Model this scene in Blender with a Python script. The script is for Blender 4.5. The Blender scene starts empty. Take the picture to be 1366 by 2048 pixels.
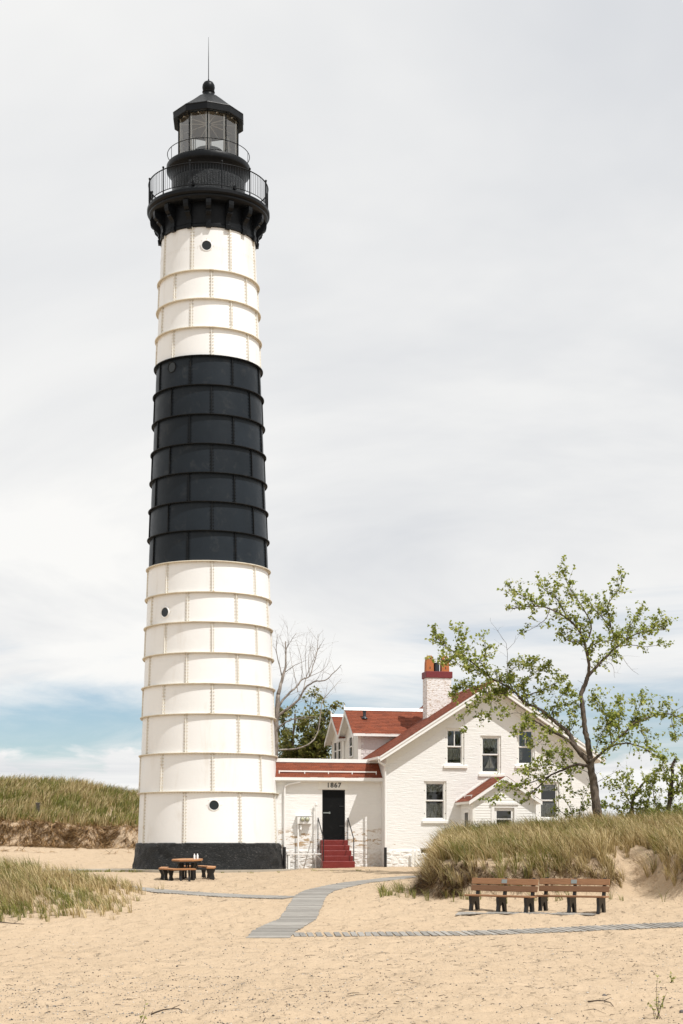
import bpy, math, random
import numpy as np
from mathutils import Vector, Matrix

S = bpy.context.scene
COL = S.collection
R = math.radians
random.seed(7)
RNG = np.random.default_rng(11)

# ------------------------------------------------------------------ camera
cam = bpy.data.objects.new('camera', bpy.data.cameras.new('camera'))
COL.objects.link(cam)
cam.location = (0, 0, 1.0)
cam.rotation_euler = (R(90), 0, 0)
cam.data.sensor_fit = 'VERTICAL'
cam.data.sensor_height = 36
cam.data.lens = 54.5
cam.data.shift_y = 0.3276
cam.data.clip_end = 6000
S.camera = cam

# ------------------------------------------------------------------ sky
SUN_AZ, SUN_EL = R(49), R(58)          # azimuth: from towards the viewer, turned to the right
W = bpy.data.worlds.new('World')
S.world = W
W.use_nodes = True
nt = W.node_tree
nt.nodes.clear()
N = nt.nodes.new
L = nt.links.new
out = N('ShaderNodeOutputWorld')
sky = N('ShaderNodeTexSky')
sky.sky_type = 'NISHITA'
sky.sun_disc = False
sky.sun_elevation = SUN_EL
sky.sun_rotation = R(180) - SUN_AZ
sky.altitude = 0
sky.air_density = 1.0
sky.dust_density = 0.3
sky.ozone_density = 4.0
bg = N('ShaderNodeBackground')
bg.inputs[1].default_value = 0.105
L(sky.outputs[0], bg.inputs[0])
tc = N('ShaderNodeTexCoord')
sep = N('ShaderNodeSeparateXYZ')
L(tc.outputs['Generated'], sep.inputs[0])
def wm(op, a, b=None, clamp=False):
    n = N('ShaderNodeMath'); n.operation = op; n.use_clamp = clamp
    for i, v in enumerate((a, b)):
        if v is None: continue
        if isinstance(v, (int, float)): n.inputs[i].default_value = v
        else: L(v, n.inputs[i])
    return n.outputs[0]
zc = wm('MAXIMUM', sep.outputs[2], 0.0)
den = wm('ADD', zc, 0.06)
cx = wm('DIVIDE', sep.outputs[0], den)
cy = wm('DIVIDE', sep.outputs[1], den)
comb = N('ShaderNodeCombineXYZ')
L(cx, comb.inputs[0]); L(cy, comb.inputs[1])
def wnoise(vec, scale, detail, rough, dist=0.0, off=(0, 0, 0), sc=(1, 1, 1)):
    m = N('ShaderNodeMapping'); m.inputs['Location'].default_value = off; m.inputs['Scale'].default_value = sc
    L(vec, m.inputs[0])
    n = N('ShaderNodeTexNoise'); n.inputs['Scale'].default_value = scale
    n.inputs['Detail'].default_value = detail; n.inputs['Roughness'].default_value = rough
    n.inputs['Distortion'].default_value = dist
    L(m.outputs[0], n.inputs['Vector'])
    return n.outputs['Fac']
n1 = wnoise(comb.outputs[0], 0.55, 9, 0.6, 0.6, off=(3.1, 1.7, 0))
n2 = wnoise(comb.outputs[0], 0.42, 6, 0.58, 0.7, off=(9.3, 4.2, 0))
cov = N('ShaderNodeValToRGB')                    # how closed the cloud sheet is, by height above the horizon
L(zc, cov.inputs[0])
e = cov.color_ramp.elements
e[0].position = 0.0; e[0].color = (.60,) * 3 + (1,)
e[1].position = 0.15; e[1].color = (1, 1, 1, 1)
for pos, v in ((.045, .54), (.06, .36), (.086, .30), (.100, .52), (.112, .86)):
    k = e.new(pos); k.color = (v, v, v, 1)
a = wm('SUBTRACT', n1, 0.5)
a = wm('MULTIPLY', a, 1.9)
mask = wm('ADD', a, cov.outputs[0], clamp=True)
mr = N('ShaderNodeMapRange'); mr.interpolation_type = 'SMOOTHSTEP'
mr.inputs['From Min'].default_value = 0.12; mr.inputs['From Max'].default_value = 0.86
L(mask, mr.inputs['Value'])
# low heaped clouds far off
pol = N('ShaderNodeCombineXYZ')
at = wm('ARCTAN2', sep.outputs[0], sep.outputs[1])
L(at, pol.inputs[0]); L(sep.outputs[2], pol.inputs[1])
n3 = wnoise(pol.outputs[0], 15, 8, 0.55, 0.3, off=(.37, .02, 0), sc=(1, 2.0, 1))
band = N('ShaderNodeValToRGB')
L(zc, band.inputs[0])
b = band.color_ramp.elements
b[0].position = 0.012; b[0].color = (.22, .22, .22, 1)
b[1].position = 0.075; b[1].color = (0, 0, 0, 1)
k = b.new(.04); k.color = (.42, .42, .42, 1)
k = b.new(.058); k.color = (.26, .26, .26, 1)
hp = wm('ADD', wm('SUBTRACT', n3, .72), band.outputs[0])
hp = wm('MULTIPLY', hp, 9.0, clamp=True)
allm = wm('MAXIMUM', mr.outputs[0], hp)
cr = N('ShaderNodeValToRGB')
L(n2, cr.inputs[0])
ce = cr.color_ramp.elements
ce[0].position = 0.27; ce[0].color = (0.665, 0.685, 0.72, 1)
ce[1].position = 0.58; ce[1].color = (0.945, 0.94, 0.922, 1)
bgc = N('ShaderNodeBackground')
bgc.inputs[1].default_value = 1.02
L(cr.outputs[0], bgc.inputs[0])
mix = N('ShaderNodeMixShader')
L(allm, mix.inputs[0]); L(bg.outputs[0], mix.inputs[1]); L(bgc.outputs[0], mix.inputs[2])
L(mix.outputs[0], out.inputs[0])

# ------------------------------------------------------------------ sun, exposure
sl = bpy.data.lights.new('sun', 'SUN')
sl.energy = 4.4
sl.angle = R(0.53)
sl.color = (1.0, 0.972, 0.93)
sun = bpy.data.objects.new('sun', sl)
COL.objects.link(sun)
sd = Vector((math.sin(SUN_AZ) * math.cos(SUN_EL), -math.cos(SUN_AZ) * math.cos(SUN_EL), math.sin(SUN_EL)))
sun.rotation_euler = sd.to_track_quat('Z', 'Y').to_euler()
sun.location = (30, -20, 60)
vs = S.view_settings
vs.view_transform = 'Standard'; vs.look = 'None'; vs.exposure = 0.0; vs.gamma = 1.0
vs.use_curve_mapping = False

# ------------------------------------------------------------------ helpers: meshes
class MB:
    def __init__(s): s.v = []; s.f = []; s.sm = False
    def add(s, vs_, fs):
        o = len(s.v); s.v += [tuple(p) for p in vs_]; s.f += [tuple(i + o for i in f) for f in fs]; return s
    def box(s, a, b):
        x0, y0, z0 = a; x1, y1, z1 = b
        return s.add([(x0,y0,z0),(x1,y0,z0),(x1,y1,z0),(x0,y1,z0),(x0,y0,z1),(x1,y0,z1),(x1,y1,z1),(x0,y1,z1)],
                     [(0,3,2,1),(4,5,6,7),(0,1,5,4),(1,2,6,5),(2,3,7,6),(3,0,4,7)])
    def bevbox(s, a, b, r=.01):
        # box with chamfered upright and top edges
        x0, y0, z0 = a; x1, y1, z1 = b
        def ring(i, z): return [(x0+i+r,y0+i,z),(x1-i-r,y0+i,z),(x1-i,y0+i+r,z),(x1-i,y1-i-r,z),(x1-i-r,y1-i,z),(x0+i+r,y1-i,z),(x0+i,y1-i-r,z),(x0+i,y0+i+r,z)]
        vv = ring(r, z0) + ring(0, z0 + r) + ring(0, z1 - r) + ring(r, z1)
        ff = [tuple(range(7, -1, -1)), tuple(range(24, 32))]
        for k in range(3):
            for i in range(8):
                j = (i + 1) % 8
                ff.append((k*8+i, k*8+j, k*8+8+j, k*8+8+i))
        return s.add(vv, ff)
    def prism(s, poly, axis, t0, t1):
        # poly: 2-D outline; axis 'v': (u,z) drawn, pushed along y; 'u': (v,z) drawn, pushed along x; 'z': (x,y) pushed up
        def P(p, t): return {'v': (p[0], t, p[1]), 'u': (t, p[0], p[1]), 'z': (p[0], p[1], t)}[axis]
        n = len(poly)
        vv = [P(p, t0) for p in poly] + [P(p, t1) for p in poly]
        ar = sum(poly[i][0]*poly[(i+1) % n][1] - poly[(i+1) % n][0]*poly[i][1] for i in range(n))
        flip = (ar > 0) != (axis in 'uz')
        ff = [tuple(range(n)), tuple(range(2*n-1, n-1, -1))]
        for i in range(n):
            j = (i+1) % n; ff.append((j, i, n+i, n+j))
        if not flip: ff = [f[::-1] for f in ff]
        return s.add(vv, ff)
    def tube(s, path, rad, n=8, cap=True):
        path = [Vector(p) for p in path]
        if isinstance(rad, (int, float)): rad = [rad]*len(path)
        o = len(s.v); up = None
        for i, p in enumerate(path):
            d = (path[min(i+1, len(path)-1)] - path[max(i-1, 0)])
            if d.length < 1e-9: d = Vector((0, 0, 1))
            d.normalize()
            if up is None:
                up = Vector((1, 0, 0)) if abs(d.x) < .8 else Vector((0, 1, 0))
            a_ = d.cross(up).normalized(); b_ = d.cross(a_).normalized(); up = a_.cross(d).normalized()
            for k_ in range(n):
                t = 2*math.pi*k_/n
                s.v.append(tuple(p + (a_*math.cos(t) + b_*math.sin(t))*rad[i]))
        for i in range(len(path)-1):
            for k_ in range(n):
                j = (k_+1) % n
                s.f.append((o+i*n+k_, o+i*n+j, o+(i+1)*n+j, o+(i+1)*n+k_))
        if cap:
            s.f.append(tuple(o+k_ for k_ in range(n-1, -1, -1)))
            m = o+(len(path)-1)*n
            s.f.append(tuple(m+k_ for k_ in range(n)))
        return s
    def lathe(s, prof, n=64, c=(0, 0), phase=0.0, a0=0.0, a1=2*math.pi):
        full = abs(a1-a0) > 6.28
        m = n if full else n+1
        o = len(s.v)
        for (r, z) in prof:
            for i in range(m):
                t = a0 + (a1-a0)*i/n + phase
                s.v.append((c[0]+r*math.cos(t), c[1]+r*math.sin(t), z))
        for k_ in range(len(prof)-1):
            for i in range(n):
                j = (i+1) % m
                s.f.append((o+k_*m+i, o+k_*m+j, o+(k_+1)*m+j, o+(k_+1)*m+i))
        return s
    def xf(s, M):
        s.v = [tuple(M @ Vector(p)) for p in s.v]; return s
    def build(s, name, mat, parent=None, smooth=False):
        me = bpy.data.meshes.new(name); me.from_pydata(s.v, [], s.f)
        if smooth:
            me.shade_smooth()
            if smooth is not True: me.set_sharp_from_angle(angle=R(smooth))
        if mat: me.materials.append(mat)
        o = bpy.data.objects.new(name, me); COL.objects.link(o)
        if parent: o.parent = parent
        return o

def fast_mesh(name, verts, faces_flat, sizes, mat, cols=None, parent=None, smooth=False):
    me = bpy.data.meshes.new(name)
    verts = np.asarray(verts, dtype=np.float32)
    me.vertices.add(len(verts)); me.vertices.foreach_set('co', verts.ravel())
    faces_flat = np.asarray(faces_flat, dtype=np.int32); sizes = np.asarray(sizes, dtype=np.int32)
    me.loops.add(len(faces_flat)); me.loops.foreach_set('vertex_index', faces_flat)
    me.polygons.add(len(sizes))
    st = np.concatenate([[0], np.cumsum(sizes)[:-1]]).astype(np.int32)
    me.polygons.foreach_set('loop_start', st)
    if smooth: me.polygons.foreach_set('use_smooth', np.ones(len(sizes), dtype=bool))
    me.update(calc_edges=True)
    if cols is not None:
        at_ = me.color_attributes.new('tint', 'FLOAT_COLOR', 'POINT')
        c4 = np.ones((len(verts), 4), dtype=np.float32); c4[:, :3] = cols
        at_.data.foreach_set('color', c4.ravel())
    me.materials.append(mat)
    o = bpy.data.objects.new(name, me); COL.objects.link(o)
    if parent: o.parent = parent
    return o

def tag(o, label=None, cat=None, group=None, kind=None):
    if label: o['label'] = label
    if cat: o['category'] = cat
    if group: o['group'] = group
    if kind: o['kind'] = kind
    return o
def thing(name, loc, label, cat, group=None, rz=0.0):
    o = bpy.data.objects.new(name, None); COL.objects.link(o)
    o.empty_display_size = .2
    o.location = loc; o.rotation_euler = (0, 0, rz)
    return tag(o, label, cat, group)
def inst(src, name, parent, loc=None, rot=None, scale=None, mat=None):
    o = bpy.data.objects.new(name, src if isinstance(src, bpy.types.Mesh) else src.data); COL.objects.link(o)
    if parent: o.parent = parent
    if loc is not None: o.location = loc
    if rot is not None: o.rotation_euler = rot
    if scale is not None: o.scale = scale
    return o
def mesh_of(mb, name, mat, smooth=False):
    me = bpy.data.meshes.new(name); me.from_pydata(mb.v, [], mb.f); me.materials.append(mat)
    if smooth:
        me.shade_smooth()
        if smooth is not True: me.set_sharp_from_angle(angle=R(smooth))
    return me
def cut(o, boxes):
    # cut openings (boxes in the object's own space) with an exact boolean and keep the result as the mesh
    c = MB()
    for a_, b_ in boxes: c.box(a_, b_)
    co = c.build('cutter', None)
    co.parent = o.parent
    m = o.modifiers.new('cut', 'BOOLEAN'); m.object = co; m.operation = 'DIFFERENCE'; m.solver = 'EXACT'
    dg = bpy.context.evaluated_depsgraph_get(); dg.update()
    me = bpy.data.meshes.new_from_object(o.evaluated_get(dg))
    o.modifiers.clear(); old = o.data; o.data = me; me.name = o.name
    cm = co.data; bpy.data.objects.remove(co); bpy.data.meshes.remove(cm); bpy.data.meshes.remove(old)
    return o

# ------------------------------------------------------------------ helpers: materials
def newmat(name):
    m = bpy.data.materials.new(name); m.use_nodes = True
    t = m.node_tree; t.nodes.clear()
    o = t.nodes.new('ShaderNodeOutputMaterial'); p = t.nodes.new('ShaderNodeBsdfPrincipled')
    t.links.new(p.outputs[0], o.inputs[0])
    return m, t, p, o
class NG:
    def __init__(s, t): s.t = t; s._oc = None
    def n(s, k, **kw):
        q = s.t.nodes.new(k)
        for a_, v in kw.items(): setattr(q, a_, v)
        return q
    def link(s, a_, b_): s.t.links.new(a_, b_)
    def oc(s):
        if s._oc is None: s._oc = s.n('ShaderNodeTexCoord')
        return s._oc.outputs['Object']
    def geo(s): return s.n('ShaderNodeNewGeometry')
    def pos(s): return s.geo().outputs['Position']
    def val(s, sock, v):
        if isinstance(v, bpy.types.NodeSocket): s.link(v, sock)
        else: sock.default_value = v
    def m(s, op, a_, b_=None, clamp=False):
        q = s.n('ShaderNodeMath', operation=op, use_clamp=clamp); s.val(q.inputs[0], a_)
        if b_ is not None: s.val(q.inputs[1], b_)
        return q.outputs[0]
    def noise(s, vec, scale, detail=4, rough=.55, dist=0., sc=None, off=None):
        if sc or off:
            mp = s.n('ShaderNodeMapping'); s.link(vec, mp.inputs[0])
            if sc: mp.inputs['Scale'].default_value = sc
            if off: mp.inputs['Location'].default_value = off
            vec = mp.outputs[0]
        q = s.n('ShaderNodeTexNoise'); s.link(vec, q.inputs['Vector'])
        q.inputs['Scale'].default_value = scale; q.inputs['Detail'].default_value = detail
        q.inputs['Roughness'].default_value = rough; q.inputs['Distortion'].default_value = dist
        return q.outputs['Fac']
    def ramp(s, fac, lo, hi, smooth=True):
        q = s.n('ShaderNodeMapRange', interpolation_type='SMOOTHSTEP' if smooth else 'LINEAR')
        s.link(fac, q.inputs['Value']); q.inputs['From Min'].default_value = lo; q.inputs['From Max'].default_value = hi
        return q.outputs[0]
    def mix(s, fac, a_, b_, blend='MIX'):
        q = s.n('ShaderNodeMix', data_type='RGBA', blend_type=blend); q.clamp_factor = True
        s.val(q.inputs[0], fac)
        for i, v in ((6, a_), (7, b_)):
            if isinstance(v, bpy.types.NodeSocket): s.link(v, q.inputs[i])
            else: q.inputs[i].default_value = tuple(v) + (1,)
        return q.outputs[2]
    def bump(s, h, strength, dist, prev=None):
        q = s.n('ShaderNodeBump'); q.inputs['Strength'].default_value = strength; q.inputs['Distance'].default_value = dist
        s.link(h, q.inputs['Height'])
        if prev is not None: s.link(prev, q.inputs['Normal'])
        return q.outputs[0]
    def sep(s, v):
        q = s.n('ShaderNodeSeparateXYZ'); s.link(v, q.inputs[0]); return q.outputs
    def comb(s, x, y, z=0.):
        q = s.n('ShaderNodeCombineXYZ')
        for i, v in enumerate((x, y, z)): s.val(q.inputs[i], v)
        return q.outputs[0]
def mul(c, k): return tuple(min(1, x*k) for x in c)

def paint(name, base, rough=.5, var=.1, scale=2., bump=.15, bscale=40., bdist=.01, dirt=None, dirt_amt=.3, metallic=0., spec=.5, world=False, streak=False, each=0.):
    m, t, p, o = newmat(name); g = NG(t)
    v = g.pos() if world else g.oc()
    n = g.noise(v, scale, 6, .6)
    c = g.mix(n, mul(base, 1-var), mul(base, 1+var))
    if dirt:
        d = g.noise(v, scale*1.7, 8, .7, .4, off=(5, 3, 1), sc=(1, 1, .25) if streak else None)
        c = g.mix(g.m('MULTIPLY', g.ramp(d, .52, .75), dirt_amt), c, dirt)
    if each:                                     # every plate was painted a little differently
        k = g.n('ShaderNodeMapRange'); g.link(g.n('ShaderNodeObjectInfo').outputs['Random'], k.inputs['Value'])
        k.inputs['To Min'].default_value = 1-each; k.inputs['To Max'].default_value = 1+each*.6
        sc_ = g.n('ShaderNodeVectorMath', operation='SCALE'); g.link(c, sc_.inputs[0]); g.link(k.outputs[0], sc_.inputs['Scale']); c = sc_.outputs[0]
    g.link(c, p.inputs['Base Color'])
    r = g.noise(v, scale*3, 4, .6, off=(1, 8, 2))
    rr = g.n('ShaderNodeMapRange'); g.link(r, rr.inputs['Value'])
    rr.inputs['To Min'].default_value = max(.02, rough-.12); rr.inputs['To Max'].default_value = min(1, rough+.12)
    g.link(rr.outputs[0], p.inputs['Roughness'])
    p.inputs['Metallic'].default_value = metallic
    p.inputs['Specular IOR Level'].default_value = spec
    if bump:
        g.link(g.bump(g.noise(v, bscale, 5, .65), bump, bdist), p.inputs['Normal'])
    return m

MT = {}
WHITE = (.78, .778, .768)
MT['plate_white'] = paint('white_painted_iron', WHITE, .42, .035, .7, .25, 1.6, .03, dirt=(.46, .38, .27), dirt_amt=.26, world=True, streak=True, each=.045)
MT['plate_black'] = paint('black_painted_iron', (.0135, .0185, .0245), .42, .25, 1.1, .3, 1.8, .03, dirt=(.05, .053, .055), dirt_amt=.5, spec=.16, world=True, each=.22)
MT['rib_white'] = paint('white_rib_stained', (.74, .715, .65), .5, .1, 3., .2, 30, .006, dirt=(.42, .27, .10), dirt_amt=.7, world=True)
MT['ring_white'] = paint('white_ring_stained', (.70, .65, .545), .5, .18, 1.5, .2, 30, .006, dirt=(.30, .18, .06), dirt_amt=.8, world=True)
MT['rivet_white'] = paint('white_bolt_heads', (.55, .49, .38), .5, .2, 6., 0, dirt=(.3, .2, .1), dirt_amt=.6, world=True)
MT['rib_black'] = paint('black_rib', (.006, .007, .008), .45, .2, 3., .2, 30, .006, dirt=(.06, .05, .04), dirt_amt=.4, spec=.2, world=True)
MT['iron_black'] = paint('black_gallery_iron', (.0055, .0065, .008), .40, .25, 3., .3, 14, .02, dirt=(.025, .026, .028), dirt_amt=.5, spec=.14, world=True)
MT['white_trim'] = paint('white_trim_paint', (.79, .78, .74), .5, .04, 2., .12, 35, .006, dirt=(.5, .45, .36), dirt_amt=.14)
MT['white_plain'] = paint('white_gloss_paint', (.80, .79, .77), .42, .03, 3., .1, 30, .004)
MT['black_door'] = paint('black_door_paint', (.0055, .006, .0065), .5, .25, 2., .2, 14, .006, dirt=(.02, .02, .02), dirt_amt=.4, spec=.12)
MT['black_metal'] = paint('black_metal', (.012, .012, .013), .4, .2, 6., .1, 60, .003)
MT['step_red'] = paint('red_step_paint', (.165, .016, .013), .42, .2, 4., .5, 14, .02, dirt=(.22, .06, .05), dirt_amt=.5)
MT['cap_red'] = paint('dark_red_cap', (.16, .017, .022), .55, .2, 4., .3, 20, .01)
MT['terracotta'] = paint('terracotta', (.42, .13, .035), .65, .2, 5., .3, 25, .008, dirt=(.16, .05, .02), dirt_amt=.5)
MT['plastic_black'] = paint('black_recycled_plastic', (.010, .010, .011), .42, .2, 8., .3, 40, .004)
MT['grey_metal'] = paint('grey_metal', (.30, .33, .32), .4, .1, 9., .1, 60, .002, metallic=.6)
MT['dark_metal'] = paint('dark_blue_metal', (.02, .026, .035), .35, .2, 6., .1, 60, .002)
MT['bottle'] = paint('white_bottle', (.82, .83, .84), .25, .03, 9., 0)
MT['sail'] = paint('sail_cloth', (.80, .78, .72), .7, .05, 9., 0)
MT['hull'] = paint('dark_hull', (.05, .03, .02), .4, .2, 9., 0)
MT['meter_face'] = paint('meter_face', (.42, .42, .30), .25, .3, 30., 0)
MT['concrete'] = paint('concrete', (.36, .32, .26), .85, .15, 2., .5, 30, .01, dirt=(.22, .19, .15), dirt_amt=.5, world=True)
MT['post_wood'] = paint('grey_post', (.10, .09, .085), .8, .2, 6., .4, 30, .01)
MT['box_wood'] = paint('dark_box_wood', (.06, .05, .04), .8, .3, 6., .4, 30, .01)
MT['interior'] = paint('lantern_lining', (.34, .30, .25), .7, .1, 2., 0, world=True)
MT['root'] = paint('dark_soil', (.075, .05, .03), .95, .5, 3., .8, 16, .05, world=True)

# black painted masonry of the tower foot and watch room
def masonry(name, base, row, wid, cyl_r, bs, rough, speck):
    m, t, p, o = newmat(name); g = NG(t)
    v = g.oc(); x, y, z = g.sep(v)
    ang = g.m('MULTIPLY', g.m('ARCTAN2', y, x), cyl_r)
    wob = g.noise(v, 2.5, 3)
    br = g.n('ShaderNodeTexBrick'); br.inputs['Scale'].default_value = 1
    g.link(g.comb(ang, g.m('ADD', z, g.m('MULTIPLY', wob, .05))), br.inputs['Vector'])
    br.inputs['Brick Width'].default_value = wid; br.inputs['Row Height'].default_value = row
    br.inputs['Mortar Size'].default_value = .012; br.inputs['Mortar Smooth'].default_value = .6
    n = g.noise(v, 3, 8, .7)
    sp = g.ramp(g.noise(v, 9, 7, .75, sc=(1, 1, 2.6)), .555, .64)
    c = g.mix(n, mul(base, .6), mul(base, 1.5))
    c = g.mix(g.m('MULTIPLY', sp, .55), c, speck)
    g.link(c, p.inputs['Base Color'])
    p.inputs['Roughness'].default_value = rough
    p.inputs['Specular IOR Level'].default_value = .3
    b1 = g.bump(br.outputs['Fac'], -bs, .02)
    b2 = g.bump(g.noise(v, 9, 8, .75, sc=(1, 1, 2.2)), 1.0, .07, b1)
    g.link(b2, p.inputs['Normal'])
    return m
MT['base_black'] = masonry('black_rough_stone_base', (.0065, .0072, .0078), .16, .45, 3.1, .35, .45, (.16, .15, .14))
MT['watch_black'] = masonry('black_painted_brick', (.009, .012, .015), .11, .24, 1.55, .9, .34, (.06, .065, .07))

# white painted brick of the house
def white_brick(name, peel_lo, peel_hi, peel_amt, stain, peel_sc=3.2, tint=(.80, .793, .772)):
    m, t, p, o = newmat(name); g = NG(t)
    v = g.oc(); x, y, z = g.sep(v)
    wob = g.noise(v, 5, 4)
    al = g.m('ADD', g.m('ADD', x, y), g.m('MULTIPLY', wob, .03))
    zz = g.m('ADD', z, g.m('MULTIPLY', g.noise(v, 7, 3, off=(3, 3, 3)), .03))
    br = g.n('ShaderNodeTexBrick'); br.inputs['Scale'].default_value = 1
    g.link(g.comb(al, zz), br.inputs['Vector'])
    br.inputs['Brick Width'].default_value = .215; br.inputs['Row Height'].default_value = .075
    br.inputs['Mortar Size'].default_value = .009; br.inputs['Mortar Smooth'].default_value = .5
    br.inputs['Color1'].default_value = (1, 1, 1, 1); br.inputs['Color2'].default_value = (.86, .86, .86, 1)
    br.inputs['Mortar'].default_value = (.93, .93, .93, 1)
    n = g.noise(v, 1.3, 6, .6)
    c = g.mix(n, mul(tint, .95), mul(tint, 1.03))
    c = g.mix(.16, c, br.outputs['Color'], 'MULTIPLY')
    # weather streaks and dirt low on the wall
    zw = g.m('ADD', z, g.m('MULTIPLY', g.noise(v, .9, 6, .7, off=(7, 1, 4)), 1.1))
    low = g.m('SUBTRACT', 1.0, g.ramp(zw, .5, stain))
    dn = g.ramp(g.noise(v, 2.4, 8, .7, off=(2, 6, 1), sc=(1, 1, 1.6)), .38, .7)
    c = g.mix(g.m('MULTIPLY', g.m('MULTIPLY', low, dn), .75), c, (.40, .31, .23))
    # flaked paint baring the brick
    pn = g.noise(v, peel_sc, 8, .75, .2, off=(11, 2, 5), sc=(.8, .8, 2.6))
    win = g.m('MULTIPLY', g.ramp(z, peel_lo-.15, peel_lo+.15), g.m('SUBTRACT', 1.0, g.ramp(z, peel_hi-.2, peel_hi+.2)))
    pk = g.m('MULTIPLY', g.ramp(pn, peel_amt, peel_amt+.03), win)
    pcol = g.mix(g.noise(v, 15, 3), (.34, .20, .09), (.46, .36, .24))
    c = g.mix(pk, c, pcol)
    g.link(c, p.inputs['Base Color'])
    p.inputs['Roughness'].default_value = .62
    b1 = g.bump(br.outputs['Fac'], -.9, .02)
    b2 = g.bump(g.noise(v, 2.2, 8, .68, sc=(1, 1, 8.0)), .6, .045, b1)
    # rubble foundation at the foot
    vo = g.n('ShaderNodeTexVoronoi', feature='DISTANCE_TO_EDGE'); mp = g.n('ShaderNodeMapping'); g.link(g.comb(al, zz), mp.inputs[0])
    mp.inputs['Scale'].default_value = (3.0, 5.5, 1); g.link(mp.outputs[0], vo.inputs['Vector']); vo.inputs['Scale'].default_value = 1
    h = g.m('MULTIPLY', g.m('ADD', g.m('MULTIPLY', g.ramp(vo.outputs['Distance'], 0, .3), .45), g.noise(v, 6, 7, .7)), g.m('SUBTRACT', 1.0, g.ramp(z, .82, .95)))
    b3 = g.bump(h, .9, .05, b2)
    b4 = g.bump(pk, -.8, .015, b3)
    g.link(b4, p.inputs['Normal'])
    return m
MT['house_brick'] = white_brick('white_painted_house_brick', .78, 1.35, .60, 1.1)
MT['passage_brick'] = white_brick('white_painted_passage_brick', 1.0, 1.75, .53, 2.4)
MT['chimney_brick'] = white_brick('white_flaked_chimney_brick', 6.5, 9.5, .54, .6, 9., (.80, .79, .775))

def shingle_mat(name, c0, c1, c2):
    m, t, p, o = newmat(name); g = NG(t)
    ri = g.geo().outputs['Random Per Island']
    v = g.oc()
    c = g.mix(ri, c0, c1)
    c = g.mix(g.m('MULTIPLY', g.ramp(g.noise(v, 2.2, 6, .7), .5, .72), .6), c, c2)
    c = g.mix(g.m('MULTIPLY', g.noise(v, 70, 3), .35), c, mul(c0, .5))
    g.link(c, p.inputs['Base Color']); p.inputs['Roughness'].default_value = .85
    g.link(g.bump(g.noise(v, 90, 3), .4, .006), p.inputs['Normal'])
    return m
MT['shingle_red'] = shingle_mat('red_asphalt_shingles', (.175, .040, .015), (.265, .062, .023), (.10, .028, .013))
MT['siding'] = paint('grey_white_shingle_siding', (.62, .58, .57), .7, .07, 5., .35, 50, .006, dirt=(.42, .38, .36), dirt_amt=.4)
MT['clapboard'] = paint('white_clapboard', (.79, .78, .75), .55, .04, 3., .2, 30, .005, dirt=(.5, .47, .42), dirt_amt=.2)

def wood(name, c0, c1, scale=(1.2, 18, 18), rough=.75, bump=.3):
    m, t, p, o = newmat(name); g = NG(t)
    v = g.oc()
    ob = g.n('ShaderNodeObjectInfo').outputs['Random']
    off = g.n('ShaderNodeVectorMath', operation='ADD'); g.link(v, off.inputs[0]); g.link(g.comb(g.m('MULTIPLY', ob, 40), g.m('MULTIPLY', ob, 17), 0.), off.inputs[1])
    gr = g.noise(off.outputs[0], 3, 6, .65, .5, sc=scale)
    c = g.mix(g.ramp(gr, .3, .7), c0, c1)
    k = g.n('ShaderNodeMapRange'); g.link(ob, k.inputs['Value']); k.inputs['To Min'].default_value = .70; k.inputs['To Max'].default_value = 1.18
    cc = g.n('ShaderNodeVectorMath', operation='SCALE'); g.link(c, cc.inputs[0]); g.link(k.outputs[0], cc.inputs['Scale'])
    g.link(cc.outputs[0], p.inputs['Base Color']); p.inputs['Roughness'].default_value = rough
    g.link(g.bump(gr, bump, .006), p.inputs['Normal'])
    return m
MT['plank'] = wood('weathered_grey_plank', (.20, .185, .165), (.33, .31, .28))
MT['slat'] = wood('brown_bench_slat', (.20, .096, .043), (.29, .148, .070), rough=.6)
MT['table_wood'] = wood('orange_brown_table_board', (.33, .145, .055), (.44, .21, .085), rough=.55)

def glass(name, tint, refl):
    m = bpy.data.materials.new(name); m.use_nodes = True
    t = m.node_tree; t.nodes.clear(); g = NG(t)
    o = g.n('ShaderNodeOutputMaterial'); tr = g.n('ShaderNodeBsdfTransparent'); gl = g.n('ShaderNodeBsdfGlossy')
    tr.inputs[0].default_value = tuple(tint) + (1,); gl.inputs['Roughness'].default_value = .03
    lw = g.n('ShaderNodeFresnel'); lw.inputs[0].default_value = 1.5
    v = g.oc()
    g.link(g.bump(g.noise(v, 2.5, 2), .12, .03), gl.inputs['Normal'])
    mx = g.n('ShaderNodeMixShader'); g.link(g.m('ADD', g.m('MULTIPLY', lw.outputs[0], 1.2), refl, clamp=True), mx.inputs[0])
    g.link(tr.outputs[0], mx.inputs[1]); g.link(gl.outputs[0], mx.inputs[2]); g.link(mx.outputs[0], o.inputs[0])
    return m
MT['pane'] = glass('window_glass', (.84, .86, .84), .05)
MT['lantern_pane'] = glass('lantern_glass', (.80, .80, .78), .10)
def porthole_mat():
    m, t, p, o = newmat('dark_porthole_glass')
    p.inputs['Base Color'].default_value = (.006, .009, .009, 1); p.inputs['Roughness'].default_value = .12
    return m
MT['porthole'] = porthole_mat()
def cloth():
    m, t, p, o = newmat('lace_curtain'); g = NG(t)
    n = g.noise(g.oc(), 28, 4, .7)
    g.link(g.mix(n, (.58, .58, .56), (.82, .82, .79)), p.inputs['Base Color']); p.inputs['Roughness'].default_value = .9
    tr = g.n('ShaderNodeBsdfTransparent'); mx = g.n('ShaderNodeMixShader')
    g.link(g.ramp(n, .38, .56), mx.inputs[0]); g.link(tr.outputs[0], mx.inputs[1]); g.link(p.outputs[0], mx.inputs[2]); g.link(mx.outputs[0], o.inputs[0])
    return m
MT['lace'] = cloth()

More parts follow.
